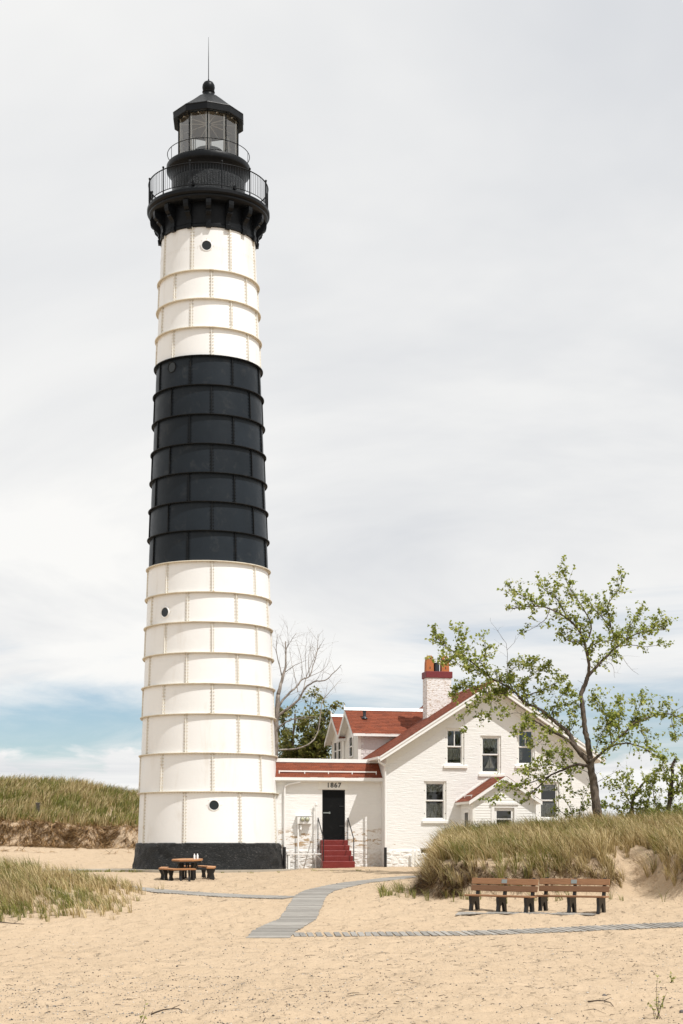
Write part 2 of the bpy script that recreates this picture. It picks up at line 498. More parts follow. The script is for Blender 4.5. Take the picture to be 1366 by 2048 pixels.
def leafy(name, transl=.35, rough=.55):
    m, t, p, o = newmat(name); g = NG(t)
    at_ = g.n('ShaderNodeAttribute', attribute_name='tint')
    g.link(at_.outputs['Color'], p.inputs['Base Color']); p.inputs['Roughness'].default_value = rough
    p.inputs['Specular IOR Level'].default_value = .35
    tl = g.n('ShaderNodeBsdfTranslucent'); g.link(at_.outputs['Color'], tl.inputs[0])
    mx = g.n('ShaderNodeMixShader'); mx.inputs[0].default_value = transl
    g.link(p.outputs[0], mx.inputs[1]); g.link(tl.outputs[0], mx.inputs[2]); g.link(mx.outputs[0], o.inputs[0])
    return m
MT['grass'] = leafy('marram_grass', .3)
MT['leaf'] = leafy('green_leaf', .5, .42)
def bark(name, c0, c1, c2, moss):
    m, t, p, o = newmat(name); g = NG(t)
    v = g.pos()
    n = g.noise(v, 10, 7, .7, .6, sc=(1, 1, .35))
    c = g.mix(g.ramp(n, .35, .65), c0, c1)
    c = g.mix(g.m('MULTIPLY', g.ramp(g.noise(v, 2.2, 5), .5, .7), moss), c, c2)
    g.link(c, p.inputs['Base Color']); p.inputs['Roughness'].default_value = .85
    g.link(g.bump(n, .9, .03), p.inputs['Normal'])
    return m
MT['bark'] = bark('brown_grey_bark', (.035, .025, .018), (.13, .098, .072), (.22, .18, .145), .5)
MT['bark_dark'] = bark('dark_shrub_bark', (.03, .02, .014), (.10, .072, .05), (.14, .10, .07), .4)
MT['bark_pale'] = bark('bleached_dead_wood', (.13, .105, .085), (.32, .275, .235), (.56, .52, .47), .55)

def sand_mat():
    m, t, p, o = newmat('pale_dune_sand'); g = NG(t)
    v = g.pos()
    big = g.noise(v, .22, 4, .6)
    c = g.mix(big, (.43, .325, .219), (.50, .386, .268))
    med = g.noise(v, 3.2, 7, .65, sc=(1, .7, 1))
    c = g.mix(g.m('MULTIPLY', g.ramp(med, .45, .8), .30), c, (.37, .265, .165))
    fine = g.noise(v, 120, 2, .5)
    c = g.mix(g.m('MULTIPLY', g.ramp(fine, .55, .72), .35), c, (.24, .165, .10))
    fl = g.noise(v, 95, 2, .5, off=(4, 4, 4))
    c = g.mix(g.m('MULTIPLY', g.ramp(fl, .6, .75), .4), c, (.60, .50, .37))
    g.link(c, p.inputs['Base Color']); p.inputs['Roughness'].default_value = .95
    p.inputs['Specular IOR Level'].default_value = .15
    b1 = g.bump(g.noise(v, 3.0, 6, .6, .3, sc=(1, .7, 1)), 1.0, .16)
    wv = g.n('ShaderNodeVectorMath', operation='ADD'); g.link(v, wv.inputs[0])
    nv = g.n('ShaderNodeTexNoise'); g.link(v, nv.inputs['Vector']); nv.inputs['Scale'].default_value = 2.2; g.link(nv.outputs['Color'], wv.inputs[1])
    vo = g.n('ShaderNodeTexVoronoi', feature='SMOOTH_F1'); mp = g.n('ShaderNodeMapping'); g.link(wv.outputs[0], mp.inputs[0]); mp.inputs['Scale'].default_value = (1.9, 1.35, .01)
    g.link(mp.outputs[0], vo.inputs['Vector']); vo.inputs['Scale'].default_value = 1
    b1 = g.bump(g.ramp(vo.outputs['Distance'], .05, .45), .7, .09, b1)          # trodden hollows
    b2 = g.bump(g.noise(v, 24, 5, .7), .5, .018, b1)
    g.link(b2, p.inputs['Normal'])
    return m
MT['sand'] = sand_mat()
def stone_mat():
    m, t, p, o = newmat('beach_pebble'); g = NG(t)
    at_ = g.n('ShaderNodeAttribute', attribute_name='tint'); g.link(at_.outputs['Color'], p.inputs['Base Color']); p.inputs['Roughness'].default_value = .6
    return m
MT['pebble'] = stone_mat()
def water_mat():
    m, t, p, o = newmat('lake_water'); g = NG(t)
    p.inputs['Base Color'].default_value = (.03, .08, .11, 1); p.inputs['Roughness'].default_value = .12
    g.link(g.bump(g.noise(g.pos(), .8, 5, .6), .4, .3), p.inputs['Normal'])
    return m
MT['water'] = water_mat()

# ------------------------------------------------------------------ terrain
def hash2(ix, iy, sd_):
    h = np.sin(ix*127.1 + iy*311.7 + sd_*74.7)*43758.5453
    return h - np.floor(h)
def vnoise(x, y, sd_=0.):
    xi = np.floor(x); yi = np.floor(y); fx = x-xi; fy = y-yi
    fx = fx*fx*(3-2*fx); fy = fy*fy*(3-2*fy)
    a_ = hash2(xi, yi, sd_); b_ = hash2(xi+1, yi, sd_); c_ = hash2(xi, yi+1, sd_); d_ = hash2(xi+1, yi+1, sd_)
    return (a_*(1-fx)+b_*fx)*(1-fy) + (c_*(1-fx)+d_*fx)*fy
def sst(x, a_, b_):
    t = np.clip((x-a_)/(b_-a_), 0, 1); return t*t*(3-2*t)
PY = [-60, 3, 10, 20, 30, 38, 43, 48, 53, 57, 60, 66, 75, 130, 160, 200, 900]
PZ = [-.6, -.6, -1.0, -1.28, -1.28, -1.18, -.8, -.42, -.20, -.05, -.05, .08, .2, .2, -4, -7, -9]
FRX = [-5, 2.2, 3.0, 5, 7, 8.4, 9.0, 9.5, 10, 12, 20]
FRY = [48.2, 48.0, 46.3, 45.9, 46.2, 46.4, 46.6, 46.0, 45.2, 44.4, 42]
WDX = [0, 8.0, 8.6, 9.1, 9.6, 10.2, 20]
WDY = [1.35, 1.35, 2.6, 4.6, 3.6, 1.7, 1.8]
BKY = [60, 64.5, 68, 78, 81, 86, 92, 94.5, 96.2, 99, 103, 107.5, 111, 116, 128, 146]
BKZ = [-.05, -.04, -.14, -.16, 0, .4, .95, 1.15, 2.65, 3.05, 4.2, 5.15, 5.35, 4.9, 2.0, .2]
def dune_mask(x, y):
    yf = np.interp(x, FRX, FRY) + .5*(vnoise(x*.9, x*0+3., 5.)-.5)
    wd = np.interp(x, WDX, WDY)
    s_ = sst(y, yf, yf+wd)
    xl = 2.05 + (y-46)*.085 + .3*(vnoise(y*.8, y*0, 9.)-.5)
    s_ = s_*sst(x, xl, xl+1.0)
    back = 1-sst(y, 58.2, 62.6)*(1-sst(x, 10.2, 12.4))
    return s_*back
def back_shift(x): return 1.6*(vnoise(x*.22, x*0+1., 2.)-.5) + .9*(vnoise(x*.9, x*0+2., 3.)-.5)
LOWP = [(-1.16, 38.05), (.21, 38.15), (1.44, 38.22), (2.68, 38.35), (3.95, 38.62), (5.26, 39.05), (6.61, 39.55), (7.96, 40.0), (9.2, 40.35), (10.4, 40.85), (11.6, 41.4)]
LEFP = [(-9.0, 51.2), (-7.6, 50.4), (-6.2, 49.35), (-5.05, 48.4), (-3.8, 47.55), (-2.6, 47.0), (-1.55, 46.75)]
MAIN = [(37.28, -2.29, -1.24), (38.93, -2.24, -1.14), (40.2, -1.98, -.90), (41.39, -1.66, -.68), (44.18, -1.54, -.58), (47.24, -1.42, -.46), (49.09, -1.18, -.20), (51.12, -.58, .36), (52.88, .04, .98), (54.55, .98, 1.95), (56.02, 1.72, 2.66), (57.2, 2.4, 3.3)]
def on_path(x, y):
    a_ = np.exp(-((y-np.interp(x, [q[0] for q in LOWP], [q[1] for q in LOWP]))/.75)**4)*sst(x, -2, -1.2)
    b_ = np.exp(-((y-np.interp(x, [q[0] for q in LEFP], [q[1] for q in LEFP]))/.8)**4)*sst(-x, 1, 1.5)*sst(x, -9.5, -9)
    c_ = np.exp(-((x-np.interp(y, [q[0] for q in MAIN], [(q[1]+q[2])/2 for q in MAIN]))/.8)**4)*sst(y, 36.8, 37.2)*sst(-y, -58, -57.4)
    return np.maximum(np.maximum(a_, b_), c_)
def zg(x, y, detail=True):
    x = np.asarray(x, dtype=float); y = np.asarray(y, dtype=float)
    p = (np.interp(y-1.5, PY, PZ)+2*np.interp(y, PY, PZ)+np.interp(y+1.5, PY, PZ))/4
    p = p + .09*sst(x, -3, .5)*sst(y, 57, 64)*(1-sst(y, 90, 110))
    p = p + (.42+.14*vnoise(x*.5, y*.5, 4.))*sst(-x, 5.8, 9.5)*sst(y, 41, 45.5)*(1-sst(y, 48.5, 52))
    # dune behind the tower with a scarp
    yy = y - back_shift(x)*sst(y, 86, 92)
    zb = np.interp(yy, BKY, BKZ)*(1-.15*sst(x, -21, -14.5)) + .25*(vnoise(x*.35, y*.35, 6.)-.5)*sst(y, 98, 102)
    sb = sst(-x, 4.5, 8.5)*sst(y, 61, 66)*(1-sst(y, 130, 146))
    p = p*(1-sb) + zb*sb
    # grassy dune in front of the house
    top = .58 + .068*(np.minimum(y, 62)-48) + .055*(np.clip(x, -10, 14)-4) + .26*(vnoise(x*.55, y*.45, 7.)-.5)
    top = top - .5*np.exp(-((x-9.15)/.9)**2)*(1-sst(y, 46, 51))
    sm_ = dune_mask(x, y)*(1-sst(y, 90, 120))
    p = p*(1-sm_) + np.maximum(p, top)*sm_
    fl = sst(x, 2.6, 3.8)*(1-sst(x, 7.4, 8.4))*sst(y, 41.2, 42.2)*(1-sst(y, 44.2, 45.4))
    p = p*(1-.85*fl) + (-.80)*.85*fl
    if not detail: return p
    near = (1-sst(y, 80, 100))*sst(y, 10, 16)*(1-.93*on_path(x, y))
    p = p + near*(.06*(vnoise(x*1.3, y*1.1, 11.)-.5) + .085*(vnoise(x*3.1, y*2.4, 12.)-.5) + .034*(vnoise(x*6.5, y*5., 13.)-.5))*(1-.75*sst(y, 56, 62)*sst(x, -12, -9.5)*(1-sst(x, 3, 4)))
    return p
def z1(x, y): return float(zg(x, y))

gx = np.concatenate([[-700, -350, -180, -100, -70, -50, -40, -33, -29], np.arange(-26.5, 17, .15), [18, 20, 23, 27, 33, 42, 60, 100, 180, 350, 700]])
gy = np.concatenate([[-60, -30, -12, -4, 2, 7, 11, 14, 16], np.arange(17.5, 70, .15), np.arange(70, 119, .3), [122, 126, 130, 138, 146, 154, 162, 175, 200, 300, 500, 900]])
GX, GY = np.meshgrid(gx, gy)
gv = np.stack([GX.ravel(), GY.ravel(), zg(GX, GY).ravel()], 1)
nx, ny = len(gx), len(gy)
ii = (np.arange(ny-1)[:, None]*nx + np.arange(nx-1)[None, :]).ravel()
gf = np.stack([ii, ii+1, ii+1+nx, ii+nx], 1)
ground = fast_mesh('ground', gv, gf.ravel(), np.full(len(gf), 4), MT['sand'], smooth=True)
tag(ground, kind='structure')
lake = MB().add([(-3500, 150, -3.2), (3500, 150, -3.2), (3500, 5000, -3.2), (-3500, 5000, -3.2)], [(0, 1, 2, 3)]).build('lake', MT['water'])
tag(lake, kind='structure')
# concrete apron round the tower foot
ap = []
for i in range(25):
    t = R(-178 + 176*i/24); ap.append((-5.66+4.0*math.cos(t), 66+4.15*math.sin(t)))
ap = [(-13.0, 64.4), (-13.0, 62.9)] + [(x, y) for x, y in ap if x > -9.3] + [(-1.6, 64.9), (2.0, 65.8), (2.0, 69), (-5, 70)]
apron = MB().prism(ap, 'z', -.25, .09).build('concrete_apron', MT['concrete'])
tag(apron, kind='structure')

# ------------------------------------------------------------------ lighthouse tower
TX, TY, TA = -5.66, 66.0, R(-85.1)
tower = thing('lighthouse', (TX, TY, 0), 'tall lighthouse tower of white and black riveted iron plates on black stone foot', 'lighthouse')
def Rt(z): return 2.985 + (z-1.17)*(1.99-2.985)/(26.6-1.17)
ring_h = [1.17, 3.28, 4.86, 6.46, 7.7, 8.97, 10.23, 11.46, 12.73, 13.99, 15.19, 16.39, 17.59, 18.81, 20.03, 21.24, 22.43, 23.62, 24.81, 26.75]
foot = MB()
prof_f = [(3.24, -.4), (3.23, -.02)] + [(3.22-.16*(k/9)**.9, .02+1.12*k/9) for k in range(10)] + [(3.0, 1.19), (2.5, 1.19)]
foot.lathe(prof_f, 220)
fv = np.array(foot.v); fr_ = np.hypot(fv[:, 0], fv[:, 1]); fa = np.arctan2(fv[:, 1], fv[:, 0])*3.1
dsp = .07*(vnoise(fa*2.2, fv[:, 2]*4., 71.)-.5) + .06*(vnoise(fa*5.5, fv[:, 2]*10., 72.)-.5)
fv[:, :2] *= ((fr_ + np.where(fr_ > 2.95, dsp, 0))/fr_)[:, None]
foot.v = [tuple(q) for q in fv]
foot.build('stone_foot', MT['base_black'], tower, 40)
rw, rb = MB(), MB()
def bolt(mb, p, nrm, r=.027, h=.03):
    n_ = Vector(nrm).normalized(); a_ = n_.orthogonal().normalized(); b_ = n_.cross(a_)
    o = len(mb.v); p = Vector(p)
    for hh, rr in ((0, r), (h, r*.75)):
        for k_ in range(6):
            t = k_*math.pi/3; mb.v.append(tuple(p + n_*hh + (a_*math.cos(t)+b_*math.sin(t))*rr))
    for k_ in range(6):
        j = (k_+1) % 6; mb.f.append((o+k_, o+j, o+6+j, o+6+k_))
    mb.f.append(tuple(range(o+6, o+12)))
for i in range(len(ring_h)-1):
    z0, z1_ = ring_h[i], ring_h[i+1]
    black = 8 <= i <= 14
    last = i == len(ring_h)-2
    mp, mrib = (MT['plate_black'], MT['rib_black']) if black else (MT['plate_white'], MT['rib_white'])
    ph = TA + R(3.2 - (22.5 if i % 2 == 0 else 0))
    bul = MB().lathe([(Rt(z0), z0), (Rt(z0*.5+z1_*.5)+.006, (z0+z1_)/2), (Rt(z1_), z1_)], 14, phase=0, a0=0, a1=math.pi/4)
    pm = mesh_of(bul, 'plate', mp, True)
    rib = MB(); hh = .05
    for (ra, za) in ((Rt(z0), z0), (Rt(z1_), z1_)):
        rib.v += [(ra-.02, -.015, za), (ra+.062, -.012, za), (ra+.062, .012, za), (ra-.02, .015, za)]
    rib.f += [(0, 1, 5, 4), (1, 2, 6, 5), (2, 3, 7, 6), (0, 3, 2, 1), (4, 5, 6, 7)]
    rm = mesh_of(rib, 'seam_rib', mrib)
    for k in range(8):
        inst(pm, 'plate', tower, rot=(0, 0, ph + k*math.pi/4))
        inst(rm, 'seam_rib', tower, rot=(0, 0, ph + k*math.pi/4))
        mb = rb if black else rw
        nb = max(5, int((z1_-z0)/.125))
        for q in range(nb):
            zz = z0+.07 + (z1_-z0-.14)*q/(nb-1); rr = Rt(zz)
            for sg in (-1, 1):
                t = ph + k*math.pi/4 + sg*.062/rr
                bolt(mb, (rr*math.cos(t), rr*math.sin(t), zz), (math.cos(t), math.sin(t), 0))
    if i > 0:
        r0 = Rt(z0)
        if not (black and i > 8): up, lo = ('ring_white', rw)
        else: up, lo = ('rib_black', rb)
        if i == 15: up, lo = 'rib_black', rb
        if i == 8: up, lo = 'ring_white', rw
        MB().lathe([(r0-.03, z0-.028), (r0+.117, z0-.020), (r0+.121, z0-.015), (r0+.121, z0-.003), (r0+.116, z0), (r0+.121, z0+.003), (r0+.121, z0+.012), (r0+.117, z0+.017), (r0-.03, z0+.03)], 112).build('ring_flange', MT[up], tower, 30)
        nbt = 150
        for q in range(nbt):
            t = 2*math.pi*q/nbt
            bolt(lo, ((r0+.075)*math.cos(t), (r0+.075)*math.sin(t), z0-.028), (0, 0, -1), .02, .035)
# rivet row in the top tier
for q in range(110):
    t = 2*math.pi*q/110
    for dz in (0, .07): bolt(rw, ((Rt(25.75)+.0)*math.cos(t), Rt(25.75)*math.sin(t), 25.72+dz), (math.cos(t), math.sin(t), 0), .013, .012)
tag(rw.build('bolt_heads', MT['rivet_white'], tower), kind='stuff')
tag(rb.build('bolt_heads', MT['iron_black'], tower), kind='stuff')
# portholes
for phi, z, blk in ((-2.3, 25.84, 0), (-43, 20.9, 1), (-43, 10.7, 0), (4.3, 2.72, 0)):
    t = TA + R(phi); r0 = Rt(z)
    Mx = Matrix.Translation((r0*math.cos(t), r0*math.sin(t), z)) @ Matrix.Rotation(t, 4, 'Z') @ Matrix.Rotation(R(90), 4, 'Y')
    f = MB().lathe([(.195, -.03), (.195, .03), (.205, .036), (.23, .03), (.238, .015), (.238, -.06)], 32).xf(Mx).build('porthole', MT['rib_black'] if blk else MT['plate_white'], tower, 40)
    MB().lathe([(0.0001, .016), (.195, .016)], 32).xf(Mx).build('pane', MT['porthole'], f)
    bb = MB()
    for q in range(8):
        u_ = 2*math.pi*q/8
        v0 = Mx @ Vector((.29*math.cos(u_), .29*math.sin(u_), 0)); n0 = (Mx.to_3x3() @ Vector((0, 0, 1)))
        bolt(bb, v0 - n0*.012, n0, .014, .02)
    tag(bb.build('bolt_heads', MT['rib_black'] if blk else MT['rivet_white'], f), kind='stuff')

# gallery
IB = MT['iron_black']
MB().lathe([(2.0, 26.62), (2.06, 26.64), (2.06, 26.74), (2.03, 26.78), (2.03, 27.64)], 96).build('corbel_drum', IB, tower, 35)
br = MB().prism([(2.0, 26.58), (2.13, 26.58), (2.15, 26.74), (2.11, 26.78), (2.11, 26.92), (2.15, 27.04), (2.24, 27.12), (2.31, 27.16), (2.30, 27.24), (2.36, 27.26), (2.44, 27.34), (2.47, 27.46), (2.47, 27.62), (2.0, 27.62)], 'v', -.105, .105)
bm_ = mesh_of(br, 'bracket', IB)
for k in range(16): inst(bm_, 'bracket', tower, rot=(0, 0, TA + k*math.pi/8))
deck = MB().lathe([(1.9, 27.62), (2.40, 27.62), (2.46, 27.66), (2.52, 27.72), (2.53, 27.78), (2.50, 27.80), (2.57, 27.84), (2.60, 27.88), (2.60, 28.0), (2.585, 28.02), (1.2, 28.06)], 128)
deck.build('gallery_deck', IB, tower, 35)
rail_r = 2.53
def hoop(name, r, z, th, par, n=120):
    prof = [(r+th*math.cos(2*math.pi*k/8), z+th*math.sin(2*math.pi*k/8)) for k in range(9)]
    return MB().lathe(prof, n).build(name, IB, par, True)
hoop('top_rail', rail_r, 29.05, .024, tower); hoop('bottom_rail', rail_r, 28.16, .018, tower)
post = MB().tube([(0, 0, 28.0), (0, 0, 29.09)], .028, 8).lathe([(0.001, 29.19), (.035, 29.175), (.05, 29.14), (.035, 29.1), (.02, 29.08)], 10)
pm = mesh_of(post, 'rail_post', IB, 40)
bal = mesh_of(MB().tube([(0, 0, 28.16), (0, 0, 29.04)], .0095, 6), 'baluster', IB, True)
for k in range(12):
    t = TA + R(12.4 + 30*k)
    inst(pm, 'rail_post', tower, (rail_r*math.cos(t), rail_r*math.sin(t), 0))
    for q in range(1, 11):
        t2 = t + R(30*q/11)
        inst(bal, 'baluster', tower, (rail_r*math.cos(t2), rail_r*math.sin(t2), 0))
# watch room
MB().lathe([(1.58, 28.0), (1.58, 28.10), (1.55, 28.14), (1.55, 29.40)], 96).build('watch_room', MT['watch_black'], tower, 35)
MB().lathe([(1.5, 29.2), (1.555, 29.24), (1.57, 29.36), (1.62, 29.5), (1.71, 29.62), (1.76, 29.66), (1.78, 29.70), (1.78, 29.9), (1.76, 29.93), (0.3, 29.96)], 96).build('upper_deck', IB, tower, 35)
for phi in (-24, 43):
    t = TA + R(phi)
    Mx = Matrix.Translation((1.55*math.cos(t), 1.55*math.sin(t), 28.62)) @ Matrix.Rotation(t, 4, 'Z')
    MB().box((0, -.06, -.07), (.10, .06, .05)).prism([(-.06, .05), (.06, .05), (0, .11)], 'u', 0.0, .08).xf(Mx).build('vent_box', IB, tower)
hoop('upper_rail', 1.74, 30.42, .016, tower)
st = mesh_of(MB().tube([(0, 0, 29.9), (0, 0, 30.42)], .012, 6), 'stanchion', IB, True)
for k in range(8):
    t = TA + R(27 + 45*k); inst(st, 'stanchion', tower, (1.74*math.cos(t), 1.74*math.sin(t), 0))
# lantern
LA = TA + R(-2)
def pol2(r, k, z, a=LA): return Vector((r*math.cos(a + k*math.pi/5), r*math.sin(a + k*math.pi/5), z))
lr, lz0, lz1 = 1.30, 29.96, 31.74
sillm = MB().lathe([(lr+.05, lz0-.02), (lr+.05, lz0+.09), (lr-.05, lz0+.11)], 10, phase=LA).build('lantern_sill', IB, tower)
for k in range(10):
    a_ = pol2(lr, k, 0); b_ = pol2(lr, k+1, 0)
    MB().tube([pol2(lr+.012, k, lz0), pol2(lr+.012, k, lz1)], .026, 6).build('glazing_bar', IB, tower)
    ip = MB()
    for p_, sg in ((a_, 1), (b_, -1)):
        d = (b_-a_).normalized()*sg; nin = Vector((-p_.x, -p_.y, 0)).normalized()*.03
        q0 = p_ + d*.035 + nin; q1 = p_ + d*.085 + nin
        ip.add([(q0.x, q0.y, lz0+.1), (q1.x, q1.y, lz0+.1), (q1.x, q1.y, lz1), (q0.x, q0.y, lz1),
                (q0.x+nin.x, q0.y+nin.y, lz0+.1), (q1.x+nin.x, q1.y+nin.y, lz0+.1), (q1.x+nin.x, q1.y+nin.y, lz1), (q0.x+nin.x, q0.y+nin.y, lz1)],
               [(0, 1, 2, 3), (4, 7, 6, 5), (0, 4, 5, 1), (1, 5, 6, 2), (2, 6, 7, 3), (3, 7, 4, 0)])
    ip.build('inner_stile', MT['white_trim'], tower)
    m0, m1 = a_*.995, b_*.995
    MB().add([(m0.x, m0.y, lz0+.06), (m1.x, m1.y, lz0+.06), (m1.x, m1.y, lz1+.05), (m0.x, m0.y, lz1+.05)], [(0, 1, 2, 3)]).build('lantern_pane', MT['lantern_pane'], tower)
MB().lathe([(1.28, 31.76), (1.53, 31.74), (1.545, 31.76), (1.545, 32.0), (1.56, 32.02), (1.55, 32.05)], 10, phase=LA).build('roof_eave', IB, tower)
MB().lathe([(1.55, 32.05), (1.30, 32.23), (1.05, 32.42), (.80, 32.62), (.56, 32.82), (.36, 32.94), (.2, 33.0)], 10, phase=LA).build('lantern_roof', IB, tower)
MB().lathe([(1.31, 31.75), (.9, 31.98), (.5, 32.15), (.001, 32.22)], 10, phase=LA).build('lantern_ceiling', MT['interior'], tower)
for k in range(10):
    MB().tube([pol2(.09, k+.5, 31.80), pol2(1.26, k+.5, 31.74)], .022, 6).build('ceiling_spoke', MT['white_trim'], tower)
MB().lathe([(.001, 31.74), (.12, 31.76), (.12, 31.86), (.001, 31.88)], 16).build('spoke_hub', IB, tower)
MB().lathe([(.55, 29.96), (.55, 30.55), (.60, 30.57), (.60, 30.62), (.001, 30.63)], 24).build('lamp_pedestal', MT['dark_metal'], tower, 35)
MB().lathe([(.30, 32.93), (.27, 32.98), (.24, 33.03), (.235, 33.10), (.27, 33.13), (.27, 33.16), (.22, 33.18), (.25, 33.24), (.27, 33.34), (.255, 33.45), (.20, 33.55), (.10, 33.61), (.03, 33.63), (.03, 33.70), (.018, 33.72)], 24).build('vent_ball', IB, tower, 50)
MB().tube([(0, 0, 33.6), (0, 0, 34.6), (0, 0, 35.5)], [.019, .015, .006], 6).build('lightning_rod', IB, tower, True)

# ------------------------------------------------------------------ keeper's house (local frame: x along the front, y into depth)
HX, HY, HA = 1.896, 66.0, R(12)
house = thing('keepers_house', (HX, HY, 0), 'white painted brick keepers house with gabled red shingle roof', 'house', rz=HA)
HW, HD, APX, PITCH = 9.31, 10.6, 8.16, .65
MIDU = HW/2
def ztop(u): return APX - PITCH*abs(u-MIDU)
HB, WT = MT['house_brick'], MT['white_trim']
G0 = -.3
def win_open(u0, u1, z0, z1): return ((u0, -.3, z0), (u1, .8, z1))
wins = dict(a=(2.62, 3.47, 4.53, 6.13), b=(4.19, 5.12, 4.18, 5.83), c=(5.84, 6.66, 4.56, 6.15), d=(1.67, 2.67, 2.16, 3.84), e=(6.84, 7.76, 2.22, 3.86))
fw = MB().prism([(0, G0), (HW, G0), (HW, ztop(HW)-.22), (MIDU, APX-.22), (0, ztop(0)-.22)], 'v', 0, .34).build('gable_wall', HB, house)
cut(fw, [win_open(*w) for w in wins.values()] + [((1.5, -.3, .72), (2.1, .8, .97))])
MB().prism([(0, G0), (HW, G0), (HW, ztop(HW)-.22), (MIDU, APX-.22), (0, ztop(0)-.22)], 'v', HD-.34, HD).build('gable_wall', HB, house)
MB().box((0, .34, G0), (.34, HD-.34, ztop(.0)-.22)).build('side_wall', HB, house)
MB().box((HW-.34, .34, G0), (HW, HD-.34, ztop(0)-.22)).build('side_wall', HB, house)
MB().box((.34, .34, .55), (HW-.34, HD-.34, .62)).build('floor', MT['box_wood'], house)
MB().box((.34, .34, 3.98), (HW-.34, HD-.34, 4.1)).build('floor', MT['box_wood'], house)

def lace_sheet(mb, u0, u1, z0, z1, v, waves=7, amp=.02):
    n = 28; o = len(mb.v)
    for j, z in enumerate((z0, z1)):
        for i in range(n+1):
            t = i/n; mb.v.append((u0+(u1-u0)*t, v+amp*math.sin(t*waves*2*math.pi)*(1.2-.4*j), z + (.03*abs(math.sin(t*waves*math.pi)) if j == 0 else 0)))
    for i in range(n): mb.f.append((o+i, o+i+1, o+n+2+i, o+n+1+i))
    return mb
def window(par, u0, u1, z0, z1, v0=.05, muntin=False, curtain=None, sill=True, fw_=.085, split=.5):
    zm = z0+(z1-z0)*split
    f = MB()
    f.box((u0, v0, z0), (u0+fw_, v0+.12, z1)).box((u1-fw_, v0, z0), (u1, v0+.12, z1))
    f.box((u0+fw_, v0, z1-fw_*.9), (u1-fw_, v0+.12, z1)).box((u0+fw_, v0, z0), (u1-fw_, v0+.12, z0+fw_*.8))
    o = f.build('window', WT, par)
    i0, i1, j0, j1 = u0+fw_, u1-fw_, z0+fw_*.8, z1-fw_*.9
    s_ = .045
    for (a_, b_, dv) in ((zm, j1, .035), (j0, zm+.02, .07)):
        sh = MB()
        sh.box((i0, v0+dv, a_), (i0+s_, v0+dv+.035, b_)).box((i1-s_, v0+dv, a_), (i1, v0+dv+.035, b_))
        sh.box((i0+s_, v0+dv, b_-s_), (i1-s_, v0+dv+.035, b_)).box((i0+s_, v0+dv, a_), (i1-s_, v0+dv+.035, a_+s_))
        if muntin and a_ == zm: sh.box(((i0+i1)/2-.018, v0+dv+.003, a_+s_), ((i0+i1)/2+.018, v0+dv+.032, b_-s_))
        sh.build('sash', MT['white_plain'], o)
        pv = v0+dv+.018
        halves = [(i0+s_*.5, i1-s_*.5)]
        if muntin and a_ == zm: halves = [(i0+s_*.5, (i0+i1)/2), ((i0+i1)/2, i1-s_*.5)]
        for h0, h1 in halves:
            MB().add([(h0, pv, a_+s_*.5), (h1, pv, a_+s_*.5), (h1, pv, b_-s_*.5), (h0, pv, b_-s_*.5)], [(0, 1, 2, 3)]).build('pane', MT['pane'], o)
    if sill:
        MB().bevbox((u0-.09, -.075, z0-.13), (u1+.13, v0+.1, z0-.003), .012).build('sill', WT, o)
    if curtain:
        c = MB()
        for (a_, b_, ca, cb) in curtain:
            lace_sheet(c, i0+(i1-i0)*a_, i0+(i1-i0)*b_, j0+(j1-j0)*ca, j0+(j1-j0)*cb, v0+.17, 6)
        c.build('curtain', MT['lace'], o, True)
    bp = MB()
    for zz in (z0+.3, z1-.4):
        for uu in (u0+.03, u1-.03): bp.box((uu-.012, v0-.012, zz-.015), (uu+.012, v0, zz+.015))
    bp.build('latch_stub', MT['black_metal'], o)
    return o
window(house, *wins['a'], muntin=True, curtain=[(0, 1, .12, .46)])
window(house, *wins['b'], curtain=[(0, 1, .70, 1), (0, .2, .5, .72), (.8, 1, .5, .72)])
window(house, *wins['c'], muntin=True, curtain=[(0, .35, .1, .46)])
window(house, *wins['d'], curtain=[(0, 1, .74, 1), (0, 1, .02, .44)])
window(house, *wins['e'], curtain=[(0, 1, .78, 1), (0, 1, .02, .44)])
bw = MB().box((1.5, .06, .72), (1.56, .14, .97)).box((2.04, .06, .72), (2.1, .14, .97)).box((1.56, .06, .72), (2.04, .14, .77)).box((1.56, .06, .92), (2.04, .14, .97)).build('basement_window', WT, house)
MB().add([(1.55, .1, .76), (2.05, .1, .76), (2.05, .1, .93), (1.55, .1, .93)], [(0, 1, 2, 3)]).build('pane', MT['pane'], bw)

# sailboat standing inside the middle window
sb = thing('model_sailboat', (0, 0, 0), 'small model sailboat with cream sails inside the middle upstairs window', 'model boat')
sb.location = (HX + 4.66*math.cos(HA) - .235*math.sin(HA), HY + 4.66*math.sin(HA) + .235*math.cos(HA), 4.36); sb.rotation_euler = (0, 0, HA)
MB().prism([(-.2, .0), (.2, .0), (.25, .05), (-.25, .05)], 'v', -.03, .03).build('hull', MT['hull'], sb)
MB().tube([(0, 0, .03), (0, 0, .6)], .006, 6).build('mast', MT['hull'], sb)
MB().prism([(.01, .08), (.24, .08), (.012, .58)], 'v', -.004, .004).build('sail', MT['sail'], sb)
MB().prism([(-.015, .08), (-.2, .07), (-.015, .46)], 'v', -.004, .004).build('sail', MT['sail'], sb)
MB().box((-.27, -.03, -.10), (.27, .05, 0)).build('stand', MT['box_wood'], sb)

